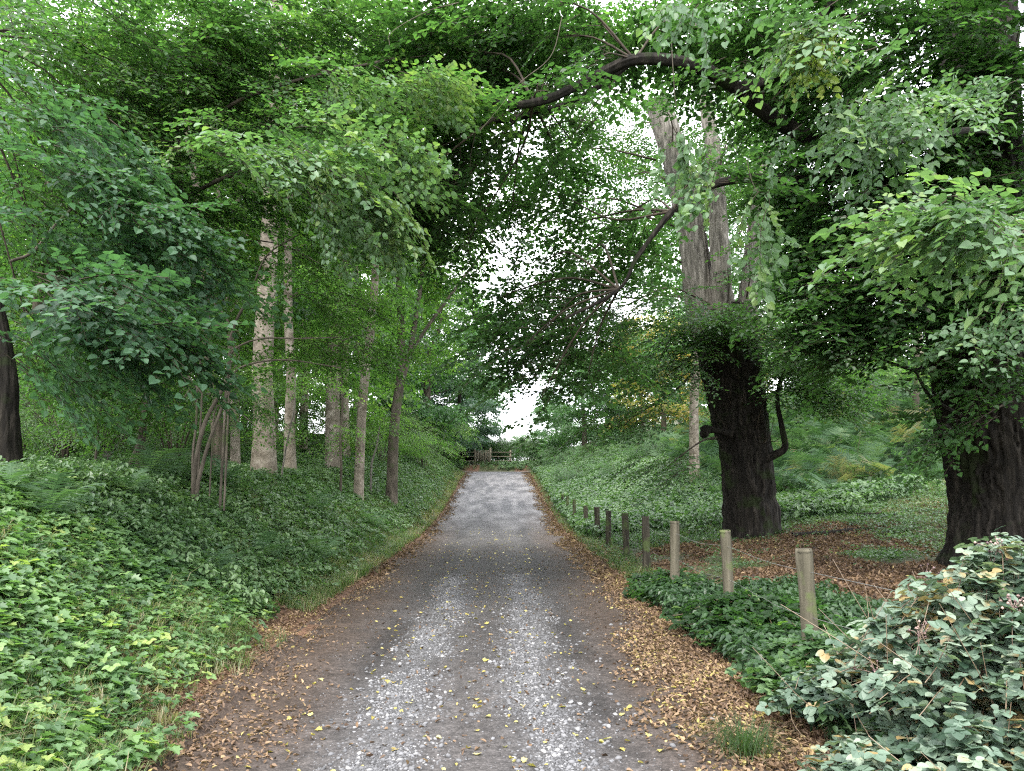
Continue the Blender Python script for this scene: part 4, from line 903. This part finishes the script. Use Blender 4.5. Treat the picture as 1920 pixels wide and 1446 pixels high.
def fern_proto(seed, nf=9):
    r = np.random.default_rng(seed); mb = MB()
    for k in range(nf):
        a = k/nf*6.28+r.normal(0, .25); mb.stamp(FR[k % 3], np.zeros((1, 3)), rot([a], [R(r.uniform(10, 58))], [r.normal(0, .15)], [r.uniform(.75, 1.2)]), np.array([r.normal(0, .08)]))
    return mb.arrays()
FP = [fern_proto(s) for s in range(4)]
FB = [fern_proto(10+s, 6) for s in range(4)]

def lay(mb, protos, P_, s0, s1, tint, tsd=.12, pit=.15, lift=0):
    n = len(P_); k = rng.integers(0, len(protos), n); m_ = rot(rng.uniform(0, 6.28, n), rng.normal(0, pit, n), rng.normal(0, pit, n), rng.uniform(s0, s1, n))
    tn = (tint(P_[:, 0], P_[:, 1]) if callable(tint) else tint)+rng.normal(0, tsd, n)
    Q = P_.copy(); Q[:, 2] += lift
    for i, pr in enumerate(protos):
        q = k == i; mb.stamp(pr, Q[q], m_[q], tn[q])

# left bank
lm = lambda x, y: sm(.25, .75, cx(y)-2-x+.45*sm(9, 4.5, y)+(n2(x, y, 1.3, 8)-.5)*1.2)
tl = lambda x, y: .43+.17*sm(7.5, 4.0, y)+(n2(x, y, .9, 41)-.5)*.8  # tint rises towards the camera: sunlit brightness painted into the leaves
mb = MB()
lay(mb, PM, scatter(15000, wedge(-1, -.35, 5.5, 2.0, 12, 1.2), lambda x, y: lm(x, y)*(.22+.8*sm(.42, .56, n2(x, y, .9, 42)))), .35, 1.0, tl, .2)
lay(mb, PB, scatter(10000, wedge(-1, .1, 6, 2.0, 14, 1.2), lambda x, y: lm(x, y)*(.2+.8*sm(.42, .55, n2(x, y, .8, 43)))), .5, 1.05, lambda x, y: tl(x, y)-.02, .2)
lay(mb, PI, scatter(9000, wedge(-1, .1, 6, 2.0, 14, 1.2), lm), .7, 1.4, lambda x, y: tl(x, y)-.3)
mb.build('seedling_undergrowth', M['cover'], kind='stuff', label='maple seedlings and brambles on the left bank')
mb = MB()
gt = lambda x, y: .5+(n2(x, y, .5, 44)-.45)*1.2
lay(mb, TG, scatter(26000, wedge(-1, -.3, 5.5, 2.0, 15, 1.3), lambda x, y: lm(x, y)*(.3+.9*sm(.42, .6, n2(x, y, .6, 45)))), .35, 1.1, gt)
lay(mb, TL, scatter(3400, wedge(-1, -.1, 5, 2.2, 14, 1.3), lambda x, y: .6*sm(.5, .62, n2(x, y, .7, 46))), .4, .8, gt)
lay(mb, TG, scatter(16000, wedge(-1, .1, 5, 13, 50, 1.3), lm), .8, 1.5, lambda x, y: .45+(n2(x, y, .5, 44)-.5)*.8)
lay(mb, TG, scatter(9000, wedge(1, .15, 5, 12, 50, 1.2), lambda x, y: np.where(x-cx(y)-2 < .7, 1., sm(15.5, 18, y))), .7, 1.5, .5)
lay(mb, TG, scatter(16000, wedge(-1, .05, 1.7, 9, 48, 1.2), lambda x, y: .4+.6*sm(.4, .55, n2(x, y, .6, 72))), .7, 1.4, lambda x, y: .68+(n2(x, y, .5, 73)-.5)*.5, .14)
lay(mb, TG, scatter(9000, area(7, 15.5, 12, 22, 1), lambda x, y: .25+.75*sm(.4, .55, n2(x, y, .7, 74))), .35, .8, .55, .15)
lay(mb, TG, scatter(9000, area(4.5, 14, 16.5, 22, 1), lambda x, y: np.exp(-((y-18.6-.2*(x-8))/1.8)**2)), .5, 1.0, .72)
lay(mb, TG, scatter(20000, area(1.9, 14, 7, 26, 1), lambda x, y: (x-cx(y) > 2.6)*(.12+.9*sm(.48, .6, n2(x, y, .35, 12)))*(1-.96*np.exp(-((x-5.9)/4.1)**8)*np.exp(-((y-11.5)/4.6)**8)*sm(.40, .50, n2(x, y, .6, 11)+.03))), .4, .9, lambda x, y: .42+(n2(x, y, .5, 47)-.5)*.7)
lay(mb, TL, scatter(1500, wedge(-1, .2, 4.2, 3.2, 7.5, 1), lambda x, y: sm(.46, .58, n2(x, y, .8, 71))), .35, .8, .92, .12)
mb.build('grass', M['grass'], kind='stuff', label='grass on both banks of the lane')
# leafy cover farther along the left bank and inside the wood
mb = MB()
lay(mb, PN, scatter(20000, wedge(-1, .4, 8, 8, 50, 1.4), lambda x, y: lm(x, y)*(.3+sm(.4, .6, n2(x, y, .5, 48)))), .35, .9, lambda x, y: .58+(n2(x, y, .4, 49)-.5)*.9)
lay(mb, PB, scatter(16000, wedge(-1, .8, 20, 8, 40, 1.3), lambda x, y: .7+0*x), .7, 1.4, lambda x, y: .52+(n2(x, y, .4, 49)-.5)*.8)
lay(mb, PM, scatter(12000, wedge(-1, .4, 9, 9, 45, 1.3), lm), .6, 1.2, lambda x, y: .56+(n2(x, y, .4, 50)-.5)*.8)
mb.build('woodland_undergrowth', M['nettle'], kind='stuff', label='dark leafy undergrowth below the left wood')
# right bank of nettles and brambles
mb = MB()
rm_ = lambda x, y: sm(.2, .9, x-cx(y)-2)*sm(17, 24, y+ (n2(x, y, .4, 51)-.5)*6)
lay(mb, PN, scatter(42000, wedge(1, .3, 9, 17, 50, 1.3), rm_), .6, 1.5, lambda x, y: .5+(n2(x, y, .45, 52)-.5)*1.1)
lay(mb, PB, scatter(14000, wedge(1, .5, 9, 17, 50, 1.2), rm_), .8, 1.6, lambda x, y: .45+(n2(x, y, .45, 53)-.5)*.9, lift=.22)
lay(mb, PN, scatter(9000, wedge(1, .8, 6, 9, 20, 1), lambda x, y: sm(.5, .62, n2(x, y, .6, 54))*.7*sm(15.5, 18, y)), .3, .7, .3)
lay(mb, PN, scatter(4600, area(1.6, 4.6, 4.0, 10, 1), lambda x, y: (x-cx(y) > 2.1)*sm(4.3, 3.0, x-.0*y)), .4, .9, .05)
lay(mb, PI, scatter(16000, area(1.9, 13, 8, 24, 1), lambda x, y: (x-cx(y) > 2.4)*(.1+.9*sm(.45, .58, n2(x, y, .35, 12)))*(1-.96*np.exp(-((x-5.9)/4.1)**8)*np.exp(-((y-11.5)/4.6)**8)*sm(.40, .50, n2(x, y, .6, 11)+.03))), .7, 1.6, lambda x, y: .4+(n2(x, y, .8, 57)-.5)*.7, lift=.04)
lay(mb, PI, scatter(9000, area(7, 15.5, 12, 22, 1), lambda x, y: .6+0*x), .6, 1.5, .4, .15, lift=.03)
lay(mb, PN, scatter(3500, area(-8, 9, 58.8, 63, 1), lambda x, y: .25+.75*(np.abs(x+2.3) > 1.3)), .5, 1.3, .5)
mb.build('nettle_undergrowth', M['nettle'], kind='stuff', label='pale nettles and brambles covering the right bank')
# bracken on the right slope
mb = MB()
fm = lambda x, y: sm(19, 23, y+.0*x)*sm(6, 8, x)
lay(mb, FB, scatter(2300, area(5.5, 26, 18, 38, 1), fm), .9, 1.7, .5, .26, pit=.32)
lay(mb, TL, scatter(2500, area(5.5, 26, 18, 36, 1), fm), 1.2, 2.2, .45, .25, pit=.2)
mb.build('bracken_undergrowth', M['fern'], kind='stuff', label='bracken covering the slope between the two limes')
# ferns one can count
fp = MB(); fq = list(FP[0]); fq[4] = fq[4]+.5; fp.add(*fq); f0 = fp.build('fern_plant', M['fern'])
f0['category'] = 'fern'
ferns = [(P(500, 945, 10.2), .8, 'fern on the left bank below the widest pale trunk'), (P(590, 905, 15.5), .9, 'fern on the bank edge between the pale trunks and the straight grey trunk'), (P(410, 960, 8.6), .6, 'small fern on the left bank below the many-stemmed hazel'), (P(20, 935, 7.4), .6, 'fern cut by the left edge of the picture'), (P(700, 910, 18), .9, 'fern on the left bank below the straight grey trunk'),
(P(285, 880, 11.3), 1.1, 'feathery fern just left of the many-stemmed hazel'), (P(90, 985, 7.2), .8, 'low fern among the seedlings near the left edge'), (P(330, 870, 12.2), 1.2, 'upright fern behind the many-stemmed hazel foot'),
         (P(250, 900, 9.5), .7, 'small fern in front of the leaning dark sapling'), (P(420, 900, 13), 1.0, 'fern between the hazel and the widest pale trunk'), (P(600, 940, 12), .9, 'fern on the left bank beside the lane')]
for i, (p, s, lab) in enumerate(ferns):
    o = f0 if i == 0 else f0.copy()
    if i: COL.objects.link(o)
    o.location = (p[0], p[1], Hs(p[0], p[1])-.02); o.scale = (s, s, s); o.rotation_euler = (0, 0, i*1.1); o['label'] = lab
mb = MB(); mb.add(*tuft(240, .30, .20, .0018, 77, 1.1))
gt_ = mb.build('grass_tuft', M['grass'], label='arching tuft of long grass beside the litter below the nearest post', category='grass tuft')
p = P(1395, 1330, 4.6); gt_.location = (p[0], p[1], Hs(p[0], p[1]))

for i, (a, b_, d, L_, yaw_, r_, lab) in enumerate([(1560, 962, 15, 1.6, 1.2, .05, 'dark fallen branch lying in the litter between the two limes'), (1640, 945, 16.5, .9, .2, .07, 'short dark log on the mossy ground between the two limes'), (1300, 1028, 11.5, .9, 1.5, .022, 'thin dark stick lying behind the third and fourth fence posts')]):
    p = P(a, b_, d); z = Hs(p[0], p[1]); o = thing('fallen_branch', lab, 'branch', (p[0], p[1], z)); mb = MB()
    e = np.array([math.cos(yaw_-1.2)*L_/2, math.sin(yaw_-1.2)*L_/2, 0])
    ends = [np.array([q_[0], q_[1], Hs(p[0]+q_[0], p[1]+q_[1])-z+r_*.7]) for q_ in (-e, e*.1+[0, .06, 0], e)]
    tube(mb, path(ends, 24), np.linspace(r_, r_*.4, 24), 10, rough=.3, ridge=.008, seed=i); mb.build('stem', M['bark_dark'], o, True)
    mb = MB(); tube(mb, path([ends[1], ends[1]+e*.3+[.05, .12, .06], ends[1]+e*.5+[.08, .2, .05]], 10), np.linspace(r_*.5, r_*.15, 10), 7, rough=.2); mb.build('twig', M['bark_dark'], o, True)
# ================================================================== LEAF LITTER AND GRAVEL
CURL = halfleaf([(0, 0), (.26, .12), (.34, .45), (.18, .8), (0, 1.0)], .7, .9)
CURL2 = halfleaf([(0, 0), (.2, .1), (.22, .5), (0, 1.0)], 1.4, -.8)
mb = MB()
lay(mb, [CURL, CURL2], scatter(62000, wedge(1, -1.0, .9, 2.2, 14, 1.3), lambda x, y: sm(-1.0, -.3, x-cx(y)-2-.4*sm(5.5, 9, y)+(n2(x, y, 1.6, 61)-.5)*.9)*sm(1.1, .4, x-cx(y)-2)), .020, .048, .62, .22, .35, .012)
lay(mb, [CURL, CURL2], scatter(16000, wedge(1, -.5, .6, 12, 50, 1.1), lambda x, y: .9*sm(-.5, .1, x-cx(y)-2+(n2(x, y, .9, 63)-.5)*.8)), .04, .09, .5, .2, .35, .015)
lay(mb, [CURL, CURL2], scatter(46000, wedge(-1, -.95, .7, 2.2, 14, 1.3), lambda x, y: .75*sm(-.85, .0, cx(y)-2-x-.35*sm(5, 9, y)+(n2(x, y, 1.6, 62)-.5)*.9)), .018, .045, .56, .2, .35, .01)
lay(mb, [CURL, CURL2], scatter(12000, wedge(-1, -.5, .5, 12, 50, 1.1), lambda x, y: .9*sm(-.5, .1, cx(y)-2-x+(n2(x, y, .9, 64)-.5)*.8)), .04, .09, .4, .2, .35, .015)
lay(mb, [CURL, CURL2], scatter(70000, area(2.0, 11, 7, 18, 1), lambda x, y: (x-cx(y) > 2.6)*sm(.44, .52, n2(x, y, .6, 11)+.03)), .035, .075, .42, .2, .35, .015)
lay(mb, [CURL, CURL2], scatter(12000, area(7, 15, 11, 20, 1), lambda x, y: .2+.8*sm(.45, .55, n2(x, y, .8, 75))), .035, .075, .42, .2, .35, .02)
lay(mb, [CURL, CURL2], scatter(9000, wedge(-1, .3, 5, 2.2, 10, 1.3), lambda x, y: .6+0*x), .03, .06, .4, .2, .35, .02)
lay(mb, [CURL, CURL2], scatter(1800, lambda n: ((lambda y: (cx(y)+rng.uniform(-1.7, 1.7, n), y))(2.2+16*rng.random(n)**1.3)), lambda x, y: 1+0*x), .02, .045, .45, .25, .3, .012)
mb.build('leaf_litter', M['litter'], kind='stuff', label='brown fallen leaves drifted along both edges of the lane')
mb = MB()
lay(mb, [CURL, MAPLE], scatter(700, lambda n: ((lambda y: (cx(y)+rng.normal(0, .95, n), y))(2.3+22*rng.random(n)**1.5)), lambda x, y: np.abs(x-cx(y)) < 2.4), .018, .048, .5, .25, .25, .016)
lay(mb, [CURL, MAPLE], scatter(170, wedge(-1, 0, 3.0, 2.3, 8, 1.2), lambda x, y: 1+0*x), .04, .07, .4, .25, .25, .05)
mb.build('yellow_fallen_leaves', M['yellow_fallen'], kind='stuff', label='small yellow leaves scattered over the lane')
def pebble(seed):
    r = np.random.default_rng(seed); g_ = (1+5**.5)/2
    V = np.array([(-1, g_, 0), (1, g_, 0), (-1, -g_, 0), (1, -g_, 0), (0, -1, g_), (0, 1, g_), (0, -1, -g_), (0, 1, -g_), (g_, 0, -1), (g_, 0, 1), (-g_, 0, -1), (-g_, 0, 1)], float)/1.9
    V = V*r.uniform(.75, 1.2, (12, 1))*np.array([1, r.uniform(.6, .95), r.uniform(.4, .6)])
    L = [0, 11, 5, 0, 5, 1, 0, 1, 7, 0, 7, 10, 0, 10, 11, 1, 5, 9, 5, 11, 4, 11, 10, 2, 10, 7, 6, 7, 1, 8, 3, 9, 4, 3, 4, 2, 3, 2, 6, 3, 6, 8, 3, 8, 9, 4, 9, 5, 2, 4, 11, 6, 2, 10, 8, 6, 7, 9, 8, 1]
    return V, np.array(L), np.full(20, 3), np.zeros(20, int), np.zeros(20)
PE = [pebble(s) for s in range(5)]
mb = MB()
def strip(n, off, sd, ya, yb, pw):
    def f(n_):
        y = ya+(yb-ya)*rng.random(n_)**pw; wob = (n2(y*0, y, .35, 21)-.5)*.35
        return cx(y)+off-wob+rng.normal(0, sd, n_), y
    return scatter(n, f, lambda x, y: (.25+.9*sm(.38, .6, n2(x, y, 2.3, 22)))*(np.abs(x-cx(y)) < 1.9))
for off, n in ((-.55, 15000), (.47, 15000)):
    lay(mb, PE, strip(n, off, .15, 2.2, 13, 1.7), .005, .013, .6, .2, .3, .008)
    lay(mb, PE, strip(1700, off, .20, 2.2, 10, 1.5), .012, .026, .62, .2, .3, .009)
lay(mb, PE, strip(14000, 0, .9, 2.2, 12, 1.6), .003, .008, .5, .22, .3, .008)
lay(mb, PE, strip(170, .9, .7, 2.3, 9, 1.4), .014, .030, .75, .15, .3, .010)
mb.build('gravel', M['stone'], kind='stuff', label='loose pale stones in two strips along the lane')
stones = [(1205, 1282, .045, 'rounded grey stone at the edge of the right-hand leaf litter'), (1266, 1328, .04, 'pale flat stone in the leaf litter at the right of the lane'), (1235, 1420, .045, 'pale stone lowest on the right side of the lane')]
for i, (a, b_, s, lab) in enumerate(stones):
    q = 4.3 if b_ > 1400 else (5.1 if b_ > 1300 else 5.7)
    p = P(a, b_, q); mb = MB(); mb.add(*PE[i]); o = mb.build('stone', M['stone'], label=lab, category='stone')
    o.location = (p[0], p[1], Hs(p[0], p[1])+.012); o.scale = (s, s, s)
